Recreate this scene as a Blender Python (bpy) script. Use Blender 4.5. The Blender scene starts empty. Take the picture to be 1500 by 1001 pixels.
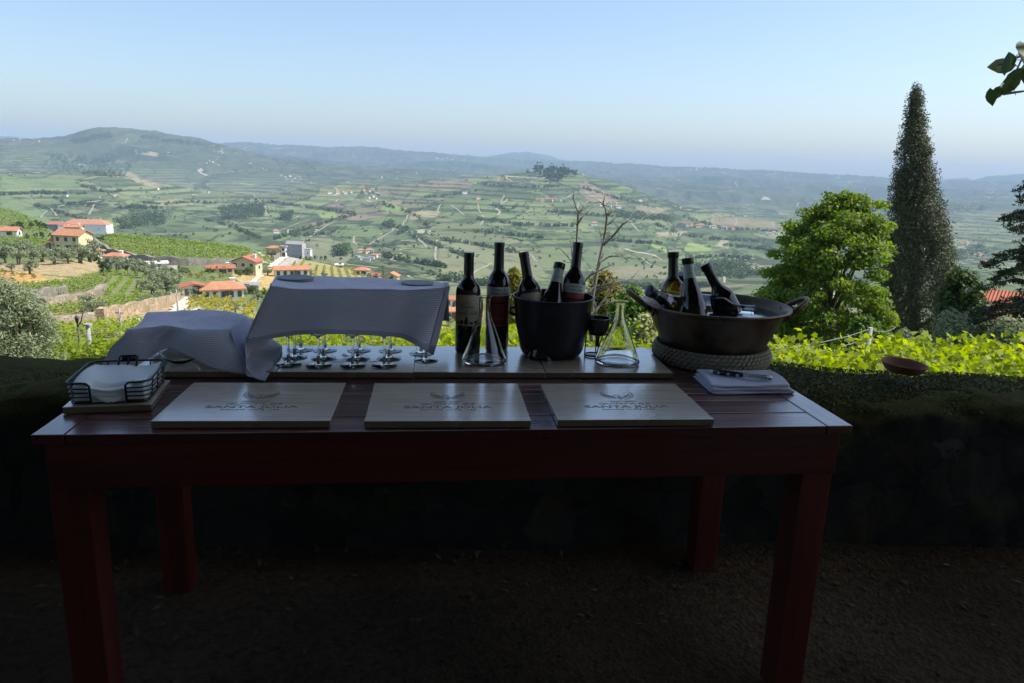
import bpy, bmesh, math, random
import numpy as np
from mathutils import Vector, Matrix, noise as mnoise
random.seed(7); rng = np.random.default_rng(11)
SC = bpy.context.scene; COL = SC.collection
R = math.radians
# ---------------------------------------------------------------- camera
F = 1083.0; TH = R(13.35); RO = R(1.86); CH = 1.31
CR, SR, CT, ST = math.cos(RO), math.sin(RO), math.cos(TH), math.sin(TH)
def ray(px, py):
    u = (px-750)/F; v = (500.5-py)/F
    a = u*CR - v*SR; b = u*SR + v*CR
    return np.array([a, b*ST+CT, b*CT-ST])
def at(px, py, Y):                      # world point seen at a pixel, at distance Y in front
    d = ray(px, py); t = Y/d[1]; p = d*t
    return Vector((p[0], p[1], p[2]+CH))
def on(px, py, z):                      # world point seen at a pixel, on the level z
    d = ray(px, py); t = (z-CH)/d[2]; p = d*t
    return Vector((p[0], p[1], z))
def proj(x, y, z):                      # arrays -> pixel
    z = z-CH
    f = y*CT - z*ST; b = y*ST + z*CT
    a = x/f; b = b/f
    u = a*CR + b*SR; v = -a*SR + b*CR
    return 750+u*F, 500.5-v*F
cam_d = bpy.data.cameras.new('camera'); cam = bpy.data.objects.new('camera', cam_d); COL.objects.link(cam)
SC.camera = cam
right = Vector((1,0,0)); up = Vector((0,ST,CT)); fw = Vector((0,CT,-ST))
xr = right*CR + up*SR; yr = -right*SR + up*CR
cam.matrix_world = Matrix(((xr.x,yr.x,-fw.x,0),(xr.y,yr.y,-fw.y,0),(xr.z,yr.z,-fw.z,CH),(0,0,0,1)))
cam_d.sensor_width = 36; cam_d.lens = 36*F/1500; cam_d.clip_start = 0.05; cam_d.clip_end = 60000
# ---------------------------------------------------------------- object helpers
def link(o, parent=None):
    COL.objects.link(o)
    if parent is not None: o.parent = parent
    return o
def tag(o, label=None, cat=None, group=None, kind=None):
    if label: o['label'] = label
    if cat: o['category'] = cat
    if group: o['group'] = group
    if kind: o['kind'] = kind
    return o
def thing(name, label, cat, loc=(0,0,0), rz=0, group=None):
    o = bpy.data.objects.new(name, None); COL.objects.link(o)
    o.empty_display_size = .05
    o.location = loc; o.rotation_euler = (0,0,rz)
    return tag(o, label, cat, group)
def mesh_np(name, V, Fc, mat, parent=None, smooth=False, k=None):
    """V (n,3); Fc (m,k) constant size faces"""
    V = np.asarray(V, np.float32); Fc = np.asarray(Fc, np.int32)
    me = bpy.data.meshes.new(name)
    me.vertices.add(len(V)); me.vertices.foreach_set('co', V.ravel())
    m, kk = Fc.shape
    me.loops.add(m*kk); me.loops.foreach_set('vertex_index', Fc.ravel())
    me.polygons.add(m); me.polygons.foreach_set('loop_start', np.arange(0, m*kk, kk, dtype=np.int32))
    me.update(calc_edges=True); me.validate()
    if smooth: me.polygons.foreach_set('use_smooth', np.ones(len(me.polygons), bool))
    if mat: me.materials.append(mat)
    o = bpy.data.objects.new(name, me)
    return link(o, parent)
class MB:
    def __init__(s): s.v = []; s.f = []
    def add(s, vs, fs):
        b = len(s.v); s.v += [tuple(v) for v in vs]; s.f += [tuple(i+b for i in f) for f in fs]; return s
    def box(s, c, d, M=None, bev=0.0):
        x,y,z = d[0]/2, d[1]/2, d[2]/2
        if bev <= 0:
            vs = [Vector((a*x,b*y,e*z)) for a,b,e in ((-1,-1,-1),(1,-1,-1),(1,1,-1),(-1,1,-1),(-1,-1,1),(1,-1,1),(1,1,1),(-1,1,1))]
            fs = [(0,3,2,1),(4,5,6,7),(0,1,5,4),(1,2,6,5),(2,3,7,6),(3,0,4,7)]
        else:
            bm = bmesh.new(); bmesh.ops.create_cube(bm, size=1)
            for v in bm.verts: v.co = Vector((v.co.x*2*x, v.co.y*2*y, v.co.z*2*z))
            bmesh.ops.bevel(bm, geom=list(bm.edges), offset=bev, segments=2, affect='EDGES', profile=.5)
            bm.verts.index_update()
            vs = [v.co.copy() for v in bm.verts]; fs = [[v.index for v in f.verts] for f in bm.faces]; bm.free()
        c = Vector(c)
        vs = [(M @ v if M else v)+c for v in vs]
        return s.add(vs, fs)
    def tube(s, pts, r, n=8, cap=True, closed=False):
        pts = [Vector(p) for p in pts]; N = len(pts)
        rs = r if isinstance(r, (list,tuple)) else [r]*N
        base = len(s.v); prev = None; vs = []
        for i,p in enumerate(pts):
            if closed: t = pts[(i+1)%N]-pts[i-1]
            else: t = pts[min(i+1,N-1)]-pts[max(i-1,0)]
            t.normalize()
            if prev is None:
                a = t.cross(Vector((0,0,1)))
                if a.length < .1: a = t.cross(Vector((0,1,0)))
            else: a = prev - t*prev.dot(t)
            a.normalize(); prev = a; b = t.cross(a)
            for k in range(n):
                q = 2*math.pi*k/n; vs.append(p + (a*math.cos(q)+b*math.sin(q))*rs[i])
        fs = []
        M = N if closed else N-1
        for i in range(M):
            for k in range(n):
                i2 = (i+1)%N
                fs.append((i*n+k, i*n+(k+1)%n, i2*n+(k+1)%n, i2*n+k))
        if cap and not closed: fs.append(tuple(range(n))[::-1]); fs.append(tuple((N-1)*n+k for k in range(n)))
        return s.add(vs, fs)
    def lathe(s, prof, n=32, M=None, c=(0,0,0), sx=1, sy=1):
        """prof [(r,z)]; r==0 gives a pole"""
        vs = []; idx = []
        for r,z in prof:
            if r <= 1e-6: idx.append([len(vs)]*n); vs.append(Vector((0,0,z)))
            else:
                idx.append(list(range(len(vs), len(vs)+n)))
                vs += [Vector((r*math.cos(2*math.pi*k/n)*sx, r*math.sin(2*math.pi*k/n)*sy, z)) for k in range(n)]
        fs = []
        for i in range(len(prof)-1):
            A,B = idx[i], idx[i+1]
            for k in range(n):
                q = [A[k], A[(k+1)%n], B[(k+1)%n], B[k]]
                u = []
                for e in q:
                    if e not in u: u.append(e)
                if len(u) >= 3: fs.append(tuple(u))
        c = Vector(c); vs = [(M @ v if M else v)+c for v in vs]
        return s.add(vs, fs)
    def build(s, name, mat, parent=None, smooth=False, angle=None):
        me = bpy.data.meshes.new(name); me.from_pydata(s.v, [], s.f); me.update()
        bm = bmesh.new(); bm.from_mesh(me); bmesh.ops.recalc_face_normals(bm, faces=bm.faces); bm.to_mesh(me); bm.free()
        if smooth:
            me.polygons.foreach_set('use_smooth', [True]*len(me.polygons))
            if angle: me.set_sharp_from_angle(angle=R(angle))
        if mat: me.materials.append(mat)
        return link(bpy.data.objects.new(name, me), parent)
def copy_tree(o, parent=None):
    c = o.copy(); COL.objects.link(c)
    if parent is not None: c.parent = parent
    for ch in list(o.children): copy_tree(ch, c)
    return c
def aim(d):                                    # matrix with z axis along d
    return Vector(d).normalized().to_track_quat('Z','Y').to_matrix()
# ---------------------------------------------------------------- material helpers
def new_mat(name):
    m = bpy.data.materials.new(name); m.use_nodes = True
    nt = m.node_tree; nt.nodes.clear(); return m, nt
def N(nt, t, ins=None, **kw):
    n = nt.nodes.new(t)
    for k,v in kw.items(): setattr(n, k, v)
    for k,v in (ins or {}).items():
        if isinstance(v, bpy.types.NodeSocket): nt.links.new(v, n.inputs[k])
        else: n.inputs[k].default_value = v
    return n
def rgba(c): return (c[0],c[1],c[2],1.0)
def math_(nt, op, a, b=0.0, c=None, clamp=False):
    n = nt.nodes.new('ShaderNodeMath'); n.operation = op; n.use_clamp = clamp
    for i,v in enumerate((a,b,c)):
        if v is None: continue
        if isinstance(v, bpy.types.NodeSocket): nt.links.new(v, n.inputs[i])
        else: n.inputs[i].default_value = v
    return n.outputs[0]
def mix(nt, fac, a, b, mode='MIX'):
    n = nt.nodes.new('ShaderNodeMix'); n.data_type = 'RGBA'; n.blend_type = mode
    for i,v in ((0,fac),(6,a),(7,b)):
        if isinstance(v, bpy.types.NodeSocket): nt.links.new(v, n.inputs[i])
        else: n.inputs[i].default_value = v if i == 0 else rgba(v)
    return n.outputs[2]
def ramp(nt, fac, stops, interp='LINEAR'):
    n = nt.nodes.new('ShaderNodeValToRGB'); cr = n.color_ramp; cr.interpolation = interp
    while len(cr.elements) < len(stops): cr.elements.new(.5)
    for e,(p,c) in zip(cr.elements, stops): e.position = p; e.color = rgba(c) if len(c)==3 else c
    nt.links.new(fac, n.inputs[0]); return n.outputs[0]
def mrange(nt, v, a, b, c=0.0, d=1.0):
    n = nt.nodes.new('ShaderNodeMapRange'); nt.links.new(v, n.inputs[0])
    for i,x in enumerate((a,b,c,d)): n.inputs[i+1].default_value = x
    return n.outputs[0]
def coords(nt, kind='Object', scale=(1,1,1)):
    t = nt.nodes.new('ShaderNodeTexCoord')
    m = N(nt, 'ShaderNodeMapping', {0: t.outputs[kind], 'Scale': scale}); return m.outputs[0]
def noise_(nt, vec, scale, detail=4, rough=.55, dist=0.0):
    return N(nt, 'ShaderNodeTexNoise', {'Vector': vec, 'Scale': scale, 'Detail': detail, 'Roughness': rough, 'Distortion': dist})
def finish(nt, color, rough=.7, bump=None, bstr=.3, bdist=.01, spec=.5, metal=0, extra=None):
    p = N(nt, 'ShaderNodeBsdfPrincipled', {'Metallic': metal, 'Specular IOR Level': spec})
    for k,v in (('Base Color',color),('Roughness',rough)):
        if isinstance(v, bpy.types.NodeSocket): nt.links.new(v, p.inputs[k])
        else: p.inputs[k].default_value = rgba(v) if k=='Base Color' else v
    if bump is not None:
        b = N(nt, 'ShaderNodeBump', {'Strength': bstr, 'Distance': bdist, 'Height': bump}); nt.links.new(b.outputs[0], p.inputs['Normal'])
    for k,v in (extra or {}).items(): p.inputs[k].default_value = v
    o = N(nt, 'ShaderNodeOutputMaterial', {0: p.outputs[0]}); return p
def plain(name, c, rough=.6, var=.15, scale=8, bstr=.15, bdist=.003, spec=.5, metal=0, extra=None):
    m, nt = new_mat(name); co = coords(nt)
    n = noise_(nt, co, scale, 5).outputs[0]
    col = mix(nt, n, [x*(1-var) for x in c], [min(1,x*(1+var)) for x in c])
    finish(nt, col, rough, n, bstr, bdist, spec, metal, extra); return m
def foliage(name, c1, c2, c3, trans=.35, nscale=.6, rough=.55, spec=.3):
    """leaf material: per-clump and per-leaf colour variety, light passes through"""
    m, nt = new_mat(name); co = coords(nt)
    n = noise_(nt, co, nscale, 3).outputs[0]
    g = N(nt, 'ShaderNodeNewGeometry')
    r_ = g.outputs['Random Per Island']
    col = mix(nt, mrange(nt, n, .35, .65), c1, c2)
    col = mix(nt, math_(nt,'MULTIPLY', r_, .55), col, c3)
    d = N(nt, 'ShaderNodeBsdfPrincipled', {'Base Color': col, 'Roughness': rough, 'Specular IOR Level': spec})
    tc = mix(nt, .5, col, (1,1,.35), 'MULTIPLY')
    hs = N(nt, 'ShaderNodeHueSaturation', {'Color': col, 'Saturation': 1.15, 'Value': 1.7, 'Hue': .49})
    t = N(nt, 'ShaderNodeBsdfTranslucent', {'Color': hs.outputs[0]})
    x = N(nt, 'ShaderNodeMixShader', {0: trans, 1: d.outputs[0], 2: t.outputs[0]})
    N(nt, 'ShaderNodeOutputMaterial', {0: x.outputs[0]}); return m
# ---------------------------------------------------------------- terrain sheet
ROWS = [  # distance, [(px,py)...] : where the ground of that distance stands in the view
 (3.2, None, -2.6), (6, None, -3.5), (10, None, -4.3),
 (14, [(-200,690),(0,665),(400,650),(750,655),(1500,700),(1700,710)]),
 (25, [(-200,560),(0,553),(150,548),(380,545),(650,548),(900,560),(1100,575),(1200,580),(1500,590),(1700,600)]),
 (45, [(-200,515),(0,508),(100,500),(150,497),(300,495),(450,500),(650,515),(900,535),(1200,545),(1500,555),(1700,565)]),
 (80, [(-200,482),(0,475),(80,478),(150,470),(230,460),(300,458),(380,462),(500,476),(650,488),(900,505),(1200,520),(1500,530),(1700,540)]),
 (120, [(-200,448),(0,445),(100,445),(200,440),(300,444),(420,452),(520,462),(650,475),(900,492),(1200,508),(1500,515),(1700,520)]),
 (180, [(-200,408),(0,410),(100,408),(200,406),(300,414),(400,425),(480,432),(560,440),(650,462),(750,478),(900,485),(1500,505),(1700,510)]),
 (240, [(-200,370),(0,376),(100,374),(150,388),(220,388),(300,392),(400,400),(450,402),(530,409),(570,416),(650,450),(750,468),(900,478),(1500,500),(1700,505)]),
 (320, [(-200,338),(0,344),(60,345),(110,343),(140,346),(160,344),(250,351),(330,359),(380,368),(440,378),(500,390),(560,404),(600,413),(650,440),(750,455),(900,465),(1500,490),(1700,495)]),
 (400, [(-200,298),(0,304),(20,309),(40,318),(60,326),(75,336),(95,352),(140,375),(250,390),(400,400),(500,415),(650,440),(750,445),(900,455),(1500,480),(1700,490)]),
 (600, [(-200,420),(0,420),(400,425),(640,428),(800,430),(1000,440),(1500,455),(1700,460)]),
 (850, [(-200,380),(0,380),(300,385),(500,388),(700,405),(1000,425),(1500,435),(1700,440)]),
 (1250, [(-200,345),(0,345),(100,345),(300,352),(420,348),(500,350),(700,362),(1000,388),(1150,400),(1500,415),(1700,420)]),
 (1800, [(-200,290),(0,292),(150,300),(250,318),(400,318),(500,305),(600,300),(700,303),(800,300),(900,315),(1000,342),(1150,358),(1500,380),(1700,390)]),
 (2500, [(-200,244),(0,249),(60,251),(120,252),(170,250),(200,258),(230,266),(300,276),(400,282),(450,272),(500,266),(560,268),(620,265),(700,258),(750,250),(780,247),(820,246),(850,251),(900,263),(950,281),(1000,297),(1080,314),(1140,320),(1200,330),(1500,350),(1700,358)]),
 (2950, [(-200,262),(0,268),(150,275),(300,300),(400,302),(500,290),(620,288),(800,285),(900,296),(1000,316),(1100,328),(1200,332),(1500,345),(1700,350)]),
 (3500, [(-200,252),(0,250),(200,262),(300,275),(400,278),(500,266),(650,262),(800,272),(1000,294),(1150,310),(1300,316),(1500,322),(1700,326)]),
 (4300, [(-200,222),(0,224),(100,225),(200,228),(300,240),(400,250),(500,255),(600,252),(800,256),(1000,276),(1200,298),(1500,305),(1700,308)]),
 (5000, [(-200,203),(0,204),(80,204),(105,199),(125,190),(150,187),(168,187),(200,191),(225,191),(260,197),(285,198),(320,208),(360,219),(420,234),(500,244),(600,246),(700,248),(800,250),(1000,264),(1200,280),(1500,292),(1700,296)]),
 (5700, [(-200,216),(0,218),(300,230),(500,252),(800,262),(1000,270),(1200,284),(1500,294),(1700,298)]),
 (6500, [(-200,212),(0,213),(300,222),(420,226),(500,233),(560,239),(640,236),(700,240),(760,245),(850,246),(900,250),(960,258),(1050,253),(1120,256),(1180,264),(1260,268),(1340,274),(1420,272),(1500,276),(1700,280)]),
 (7100, [(-200,216),(0,217),(300,228),(500,244),(700,250),(850,254),(1000,264),(1200,274),(1500,286),(1700,290)]),
 (8000, [(-200,206),(0,207),(200,208),(320,207),(345,203),(370,202),(400,207),(440,209),(480,213),(540,214),(580,220),(640,223),(700,229),(760,231),(800,235),(880,236),(960,243),(1010,242),(1050,241),(1140,245),(1200,251),(1300,257),(1400,264),(1500,262),(1700,266)]),
 (8900, [(-200,212),(0,213),(400,218),(800,240),(1200,262),(1500,274),(1700,278)]),
 (10500, [(-200,186),(0,189),(60,191),(120,195),(180,203),(300,214),(500,224),(700,235),(735,228),(765,224),(800,229),(840,237),(1000,250),(1300,268),(1380,264),(1430,259),(1480,254),(1500,252),(1560,250),(1700,256)]),
 (12000, [(-200,220),(0,222),(750,250),(1500,275),(1700,280)]),
]
fine = np.radians(np.linspace(-43, 43, 920)); coarse = np.radians(np.linspace(44, 316, 90))
AZ = np.concatenate([fine, coarse])                 # full circle, fine inside the view
NA = len(AZ)
AZW = np.where(AZ > math.pi, AZ-2*math.pi, AZ)
ctrl = []
for row in ROWS:
    d = row[0]
    if row[1] is None: ctrl.append(np.full(NA, row[2]-CH+CH)); continue
    a = []; z = []
    for (px,py) in row[1]:
        v = ray(px, py); a.append(math.atan2(v[0], v[1])); z.append(v[2]/math.hypot(v[0],v[1])*d)
    ctrl.append(np.interp(AZW, a, z))
ctrl = np.array(ctrl)                               # relative to the camera
LD = np.log([r[0] for r in ROWS])
NR = 560
LR = np.linspace(LD[0], LD[-1], NR); RR = np.exp(LR)
Zt = np.empty((NR, NA))
for i in range(NR):
    k = min(np.searchsorted(LD, LR[i], side='right')-1, len(LD)-2); k = max(k,0)
    d0, d1 = math.exp(LD[k]), math.exp(LD[k+1]); w = (RR[i]-d0)/(d1-d0)
    Zt[i] = ctrl[k]*(1-w) + ctrl[k+1]*w
def gs(A, sig, ax):
    n = int(3*sig); k = np.exp(-.5*(np.arange(-n,n+1)/sig)**2); k /= k.sum()
    P = np.pad(A, [(n,n) if i==ax else (0,0) for i in (0,1)], mode='edge')
    out = np.zeros_like(A)
    for j,wj in enumerate(k):
        out += wj*(P[j:j+A.shape[0]] if ax==0 else P[:, j:j+A.shape[1]])
    return out
Zt = gs(Zt, 1.7, 0)
Zf = gs(Zt[:, :920], 2.5, 1); Zt[:, :920] = Zf
# value noise (periodic-free, numpy) for gullies and swells
def vnoise(X, Y, seed):
    g = np.random.default_rng(seed).random((256,256))
    xi = np.floor(X).astype(int); yi = np.floor(Y).astype(int); fx = X-xi; fy = Y-yi
    fx = fx*fx*(3-2*fx); fy = fy*fy*(3-2*fy)
    a = g[xi%256, yi%256]; b = g[(xi+1)%256, yi%256]; c = g[xi%256,(yi+1)%256]; e = g[(xi+1)%256,(yi+1)%256]
    return (a*(1-fx)+b*fx)*(1-fy) + (c*(1-fx)+e*fx)*fy - .5
GX = RR[:,None]*np.sin(AZ)[None,:]; GY = RR[:,None]*np.cos(AZ)[None,:]
amp = np.clip((RR-420)/900, 0, 1)[:,None]
def fb(s, seed, o=4, rid=False):
    t = 0; a = 1.0
    for i in range(o):
        n = vnoise(GX/s*2**i+17.3*seed, GY/s*2**i+5.1, seed+i)
        if rid: n = .25-np.abs(n)*1.0
        t = t + a*n; a *= .5
    return t
# keep crests where they are, carve gullies between them
keep_ = np.ones(NR)
for rc_, wc_ in ((2500.,.085),(5000.,.085),(6500.,.04),(8000.,.07)): keep_ *= 1-.88*np.exp(-((np.log(RR)-math.log(rc_))/wc_)**2)
Zt += (amp*keep_[:,None])*(np.minimum(fb(520, 3, 4, True)-.16,.04)*105*np.clip(RR/2600,.30,2.2)[:,None] + fb(170, 9, 3)*16)
Zt += (np.clip((RR-3000)/3000,0,1)*keep_)[:,None]*np.minimum(fb(1300, 21, 5, True)-.2,0)*190
Zt += np.clip((RR-3300)/1500,0,1)[:,None]*(fb(620, 33, 4)*26+fb(1500, 37, 2)*36)
# small tree-top roughness on far wooded ridges
Zt += np.clip((RR-3800)/1500,0,1)[:,None]*vnoise(GX/28, GY/28, 5)*14
Zt += np.clip((RR-20)/60,0,1)[:,None]*(1-amp)*fb(14, 31, 3)*.5
# behind the viewer the land goes on as a gentle rising slope at terrace level
wb = np.clip((np.abs(AZW)-R(58))/R(22), 0, 1); wb = wb*wb*(3-2*wb)
zb = -1.40 + .05*np.clip(RR-14,0,900)
Zt = Zt*(1-wb)[None,:] + zb[:,None]*wb[None,:]
def gz(x, y):                                        # ground level under a world point
    r = math.hypot(x,y); a = math.atan2(x,y)
    fi = (math.log(max(r,3.21))-LR[0])/(LR[1]-LR[0]); i = int(min(max(fi,0),NR-2)); fi = min(fi-i,1)
    fj = (a-fine[0])/(fine[1]-fine[0]); j = int(min(max(fj,0),918)); fj = min(max(fj-j,0),1)
    return (Zt[i,j]*(1-fi)+Zt[i+1,j]*fi)*(1-fj) + (Zt[i,j+1]*(1-fi)+Zt[i+1,j+1]*fi)*fj + CH
TT = Zt/RR[:,None]
def hit(px, py, rmin=12.0, rmax=1e9):                # ground point seen at a pixel
    v = ray(px, py); a = math.atan2(v[0], v[1]); t = v[2]/math.hypot(v[0],v[1])
    fj = (a-fine[0])/(fine[1]-fine[0]); j = int(min(max(fj,0),918)); fj = min(max(fj-j,0),1)
    col = TT[:,j]*(1-fj)+TT[:,j+1]*fj
    i0 = np.searchsorted(RR, rmin); w = np.nonzero(col[i0:] >= t)[0]
    if len(w) == 0: r = rmax if rmax < 1e8 else 400.
    else:
        i = i0+w[0]
        if i == i0: r = RR[i]
        else:
            f = (t-col[i-1])/(col[i]-col[i-1]); r = RR[i-1]*(1-f)+RR[i]*f
    r = min(r, rmax); x = r*math.sin(a); y = r*math.cos(a)
    return Vector((x, y, gz(x,y)))
ZW = Zt+CH
PXg, PYg = proj(GX[:,:920], GY[:,:920], ZW[:,:920])
def in_poly(X, Y, poly):
    c = np.zeros(X.shape, bool); n = len(poly)
    for i in range(n):
        x0,y0 = poly[i]; x1,y1 = poly[(i+1)%n]
        if y0 == y1: continue
        k = ((y0 > Y) != (y1 > Y)) & (X < (x1-x0)*(Y-y0)/(y1-y0)+x0); c ^= k
    return c
SOIL=(.42,.30,.17); DRY=(.50,.36,.15); ORA=(.55,.33,.12); GRN=(.13,.19,.05); STN=(.33,.27,.21); GRV=(.42,.39,.34); PALE=(.62,.55,.42); LEAF=(.10,.16,.04)
VPL = (.20,.22,.09)
REG = [  # areas of the near spur, by what grows or lies there
 ([(-60,300),(1560,300),(1560,700),(-60,700)], (.15,.19,.07), 12, 420),
 ([(0,395),(100,408),(140,405),(112,436),(60,440),(0,446)], DRY, 60, 300),
 ([(0,385),(150,380),(140,408),(60,402),(0,400)], (.40,.31,.17), 60, 300),
 ([(0,398),(60,402),(58,412),(0,416)], ORA, 60, 300),
 ([(95,430),(110,415),(150,400),(152,412),(140,425)], (.45,.34,.22), 60, 300),
 ([(140,438),(150,424),(160,446),(150,456),(60,462),(60,446)], SOIL, 60, 300),
 ([(60,470),(140,462),(230,440),(280,432),(285,445),(230,462),(150,480),(60,492)], (.42,.32,.20), 40, 300),
 ([(60,486),(170,478),(260,462),(275,468),(170,490),(60,500)], GRV, 20, 300),
 ([(180,378),(262,386),(262,395),(190,392)], GRV, 120, 420),
 ([(340,404),(400,392),(408,400),(395,420),(378,436),(365,425)], DRY, 100, 400),
 ([(400,380),(430,372),(450,380),(420,392),(405,392)], GRV, 100, 500),
 ([(380,365),(400,372),(395,385),(375,380)], (.40,.33,.20), 100, 500),
 ([(150,402),(178,403),(236,412),(240,420),(200,442),(147,440)], VPL, 60, 300),
 ([(20,420),(148,403),(152,424),(80,440),(10,444)], (.20,.21,.09), 60, 300),
 ([(425,388),(470,377),(533,396),(546,408),(440,413)], (.33,.31,.14), 100, 400),
 ([(276,444),(370,442),(380,470),(276,468)], (.28,.27,.12), 40, 300),
 ([(138,346),(250,350),(376,367),(366,380),(235,383),(155,364)], (.16,.20,.07), 100, 420),
 ([(500,480),(640,470),(660,480),(660,500),(560,496)], ORA, 20, 300),
 ([(250,462),(420,462),(500,478),(480,490),(250,482)], (.42,.33,.17), 20, 300),
 ([(420,445),(660,440),(670,470),(430,470)], (.45,.33,.18), 60, 300),
]
paint = np.zeros((NR, NA, 4), np.float32)
Rg = np.broadcast_to(RR[:,None], PXg.shape)
for poly, c, r0, r1 in REG:
    m = in_poly(PXg, PYg, poly) & (Rg > r0) & (Rg < r1)
    paint[:, :920][m] = (*c, 1)
base_near = (np.broadcast_to(RR[:,None], (NR,NA)) < 420) & (paint[...,3] == 0)
paint[base_near] = (.15,.18,.07,1)
# reddish ploughed parcels and bright plots on the far hills
FAR = [([(1040,318),(1135,322),(1140,334),(1040,331)],(.25,.18,.13)), ([(930,300),(985,305),(960,318),(935,312)],(.28,.22,.15)),
 ([(890,388),(985,392),(975,410),(895,408)],(.23,.20,.13)), ([(1062,380),(1145,392),(1140,405),(1060,398)],(.28,.24,.14)),
 ([(598,310),(648,308),(640,320),(600,322)],(.4,.33,.22)), ([(563,294),(590,293),(588,301),(566,302)],(.28,.22,.15)),
 ([(645,352),(780,368),(800,400),(720,440),(640,420),(640,380)],(.19,.195,.11)), ([(438,345),(500,352),(520,375),(500,390),(450,382)],(.19,.19,.13)),
 ([(240,150),(241,150),(241,151)],(.3,.2,.1)), ([(215,296),(262,290),(300,300),(240,304)],(.30,.26,.15)), ([(960,340),(1010,338),(1000,346),(965,348)],(.36,.3,.2)),
 ([(1055,352),(1068,352),(1068,364),(1045,362)],(.42,.36,.25)), ([(205,221),(235,223),(230,230),(208,229)],(.4,.25,.2)),
 ([(172,250),(190,252),(238,272),(230,276),(200,268)],(.34,.27,.17))]
GRNS = [([(560,300),(600,304),(590,312),(555,308)],(.19,.26,.08)), ([(1010,352),(1045,365),(1030,375),(1000,366)],(.2,.27,.08)),
 ([(460,308),(490,310),(500,322),(470,320)],(.20,.27,.09)), ([(140,322),(230,318),(160,334)],(.18,.26,.08)),
 ([(0,258),(110,262),(120,275),(0,276)],(.13,.19,.07)), ([(940,350),(1000,372),(980,372),(930,352)],(.19,.26,.08)), ([(0,282),(50,300),(100,345),(60,340),(0,310)],(.14,.2,.07))]
for poly, c in FAR+GRNS:
    m = in_poly(PXg, PYg, poly) & (Rg > 600) & (Rg < 5500)
    if (poly, c) in FAR: c = tuple(.6*a+.4*b for a,b in zip(c,(.13,.17,.07)))
    paint[:, :920][m] = (*c, .85)
for ch in range(4): paint[...,ch] = gs(paint[...,ch], .7, 1)
Vt = np.stack([GX, GY, ZW], -1).reshape(-1,3)
ii, jj = np.meshgrid(np.arange(NR-1), np.arange(NA), indexing='ij')
j2 = (jj+1) % NA
Ft = np.stack([ii*NA+jj, ii*NA+j2, (ii+1)*NA+j2, (ii+1)*NA+jj], -1).reshape(-1,4)[:, ::-1]
m_land, nt = new_mat('valley_land')
geo = N(nt, 'ShaderNodeNewGeometry'); P = geo.outputs['Position']
sep = N(nt, 'ShaderNodeSeparateXYZ', {0: P}); X_,Y_,Z_ = sep.outputs
wn = noise_(nt, P, .0045, 3); dv = N(nt,'ShaderNodeVectorMath',{0: wn.outputs[1], 1:(.5,.5,.5)}, operation='SUBTRACT')
dv2 = N(nt,'ShaderNodeVectorMath',{0: dv.outputs[0], 'Scale': 160.0}, operation='SCALE')
Pd = N(nt,'ShaderNodeVectorMath',{0: P, 1: dv2.outputs[0]}, operation='ADD')
flat = N(nt,'ShaderNodeVectorMath',{0: Pd.outputs[0], 1:(1,.42,.25)}, operation='MULTIPLY').outputs[0]
vo = N(nt,'ShaderNodeTexVoronoi',{'Vector': flat, 'Scale': .0085}); cell = N(nt,'ShaderNodeSeparateColor',{0: vo.outputs['Color']})
ve = N(nt,'ShaderNodeTexVoronoi',{'Vector': flat, 'Scale': .0085}, feature='DISTANCE_TO_EDGE').outputs['Distance']
vo2 = N(nt,'ShaderNodeTexVoronoi',{'Vector': flat, 'Scale': .003}); cell2 = N(nt,'ShaderNodeSeparateColor',{0: vo2.outputs['Color']})
ve2 = N(nt,'ShaderNodeTexVoronoi',{'Vector': flat, 'Scale': .003}, feature='DISTANCE_TO_EDGE').outputs['Distance']
base = ramp(nt, cell.outputs[0], [(0,(.066,.105,.045)),(.18,(.090,.138,.054)),(.38,(.115,.165,.062)),(.56,(.140,.190,.075)),(.72,(.175,.215,.09)),(.90,(.165,.16,.095)),(.97,(.21,.17,.12))], 'CONSTANT')
base = mix(nt, mrange(nt, noise_(nt, P, .006, 5, .6).outputs[0], .45,.75,0,.6), base, (.14,.17,.08))
base = mix(nt, math_(nt,'MULTIPLY',cell2.outputs[1],.35), base, (.21,.19,.11))
base = mix(nt, math_(nt,'MULTIPLY', mrange(nt, Y_, 2700., 4000.), .68), base, (.042,.066,.034))
# rows: each parcel its own direction; terraces follow the contour
ang = math_(nt,'MULTIPLY', cell.outputs[1], 3.14159)
ur = math_(nt,'ADD', math_(nt,'MULTIPLY',X_, math_(nt,'COSINE',ang)), math_(nt,'MULTIPLY',Y_, math_(nt,'SINE',ang)))
jit = math_(nt,'MULTIPLY', noise_(nt, P, .03, 3).outputs[0], 5.0)
row_s = math_(nt,'SINE', math_(nt,'ADD', math_(nt,'MULTIPLY',ur, .62), jit))
ter = math_(nt,'SINE', math_(nt,'ADD', math_(nt,'MULTIPLY',Z_, 1.05), math_(nt,'MULTIPLY',jit,.5)))
ter2 = math_(nt,'SINE', math_(nt,'ADD', math_(nt,'MULTIPLY',Z_, .43), math_(nt,'MULTIPLY',jit,1.2)))
terM = math_(nt,'MAXIMUM', mrange(nt, ter, .45, .95), math_(nt,'MULTIPLY', mrange(nt, ter2, .82, .97), 1.2))
isrow = math_(nt,'GREATER_THAN', cell.outputs[2], .55)
strp = math_(nt,'ADD', math_(nt,'MULTIPLY', isrow, mrange(nt,row_s,-.2,.9)), math_(nt,'MULTIPLY', math_(nt,'SUBTRACT',1.0,isrow), terM))
patch = mrange(nt, noise_(nt, P, .02, 3).outputs[0], .38,.6)
strp = math_(nt,'MULTIPLY', strp, math_(nt,'ADD', math_(nt,'MULTIPLY',patch,.7), .3), clamp=True)
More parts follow.
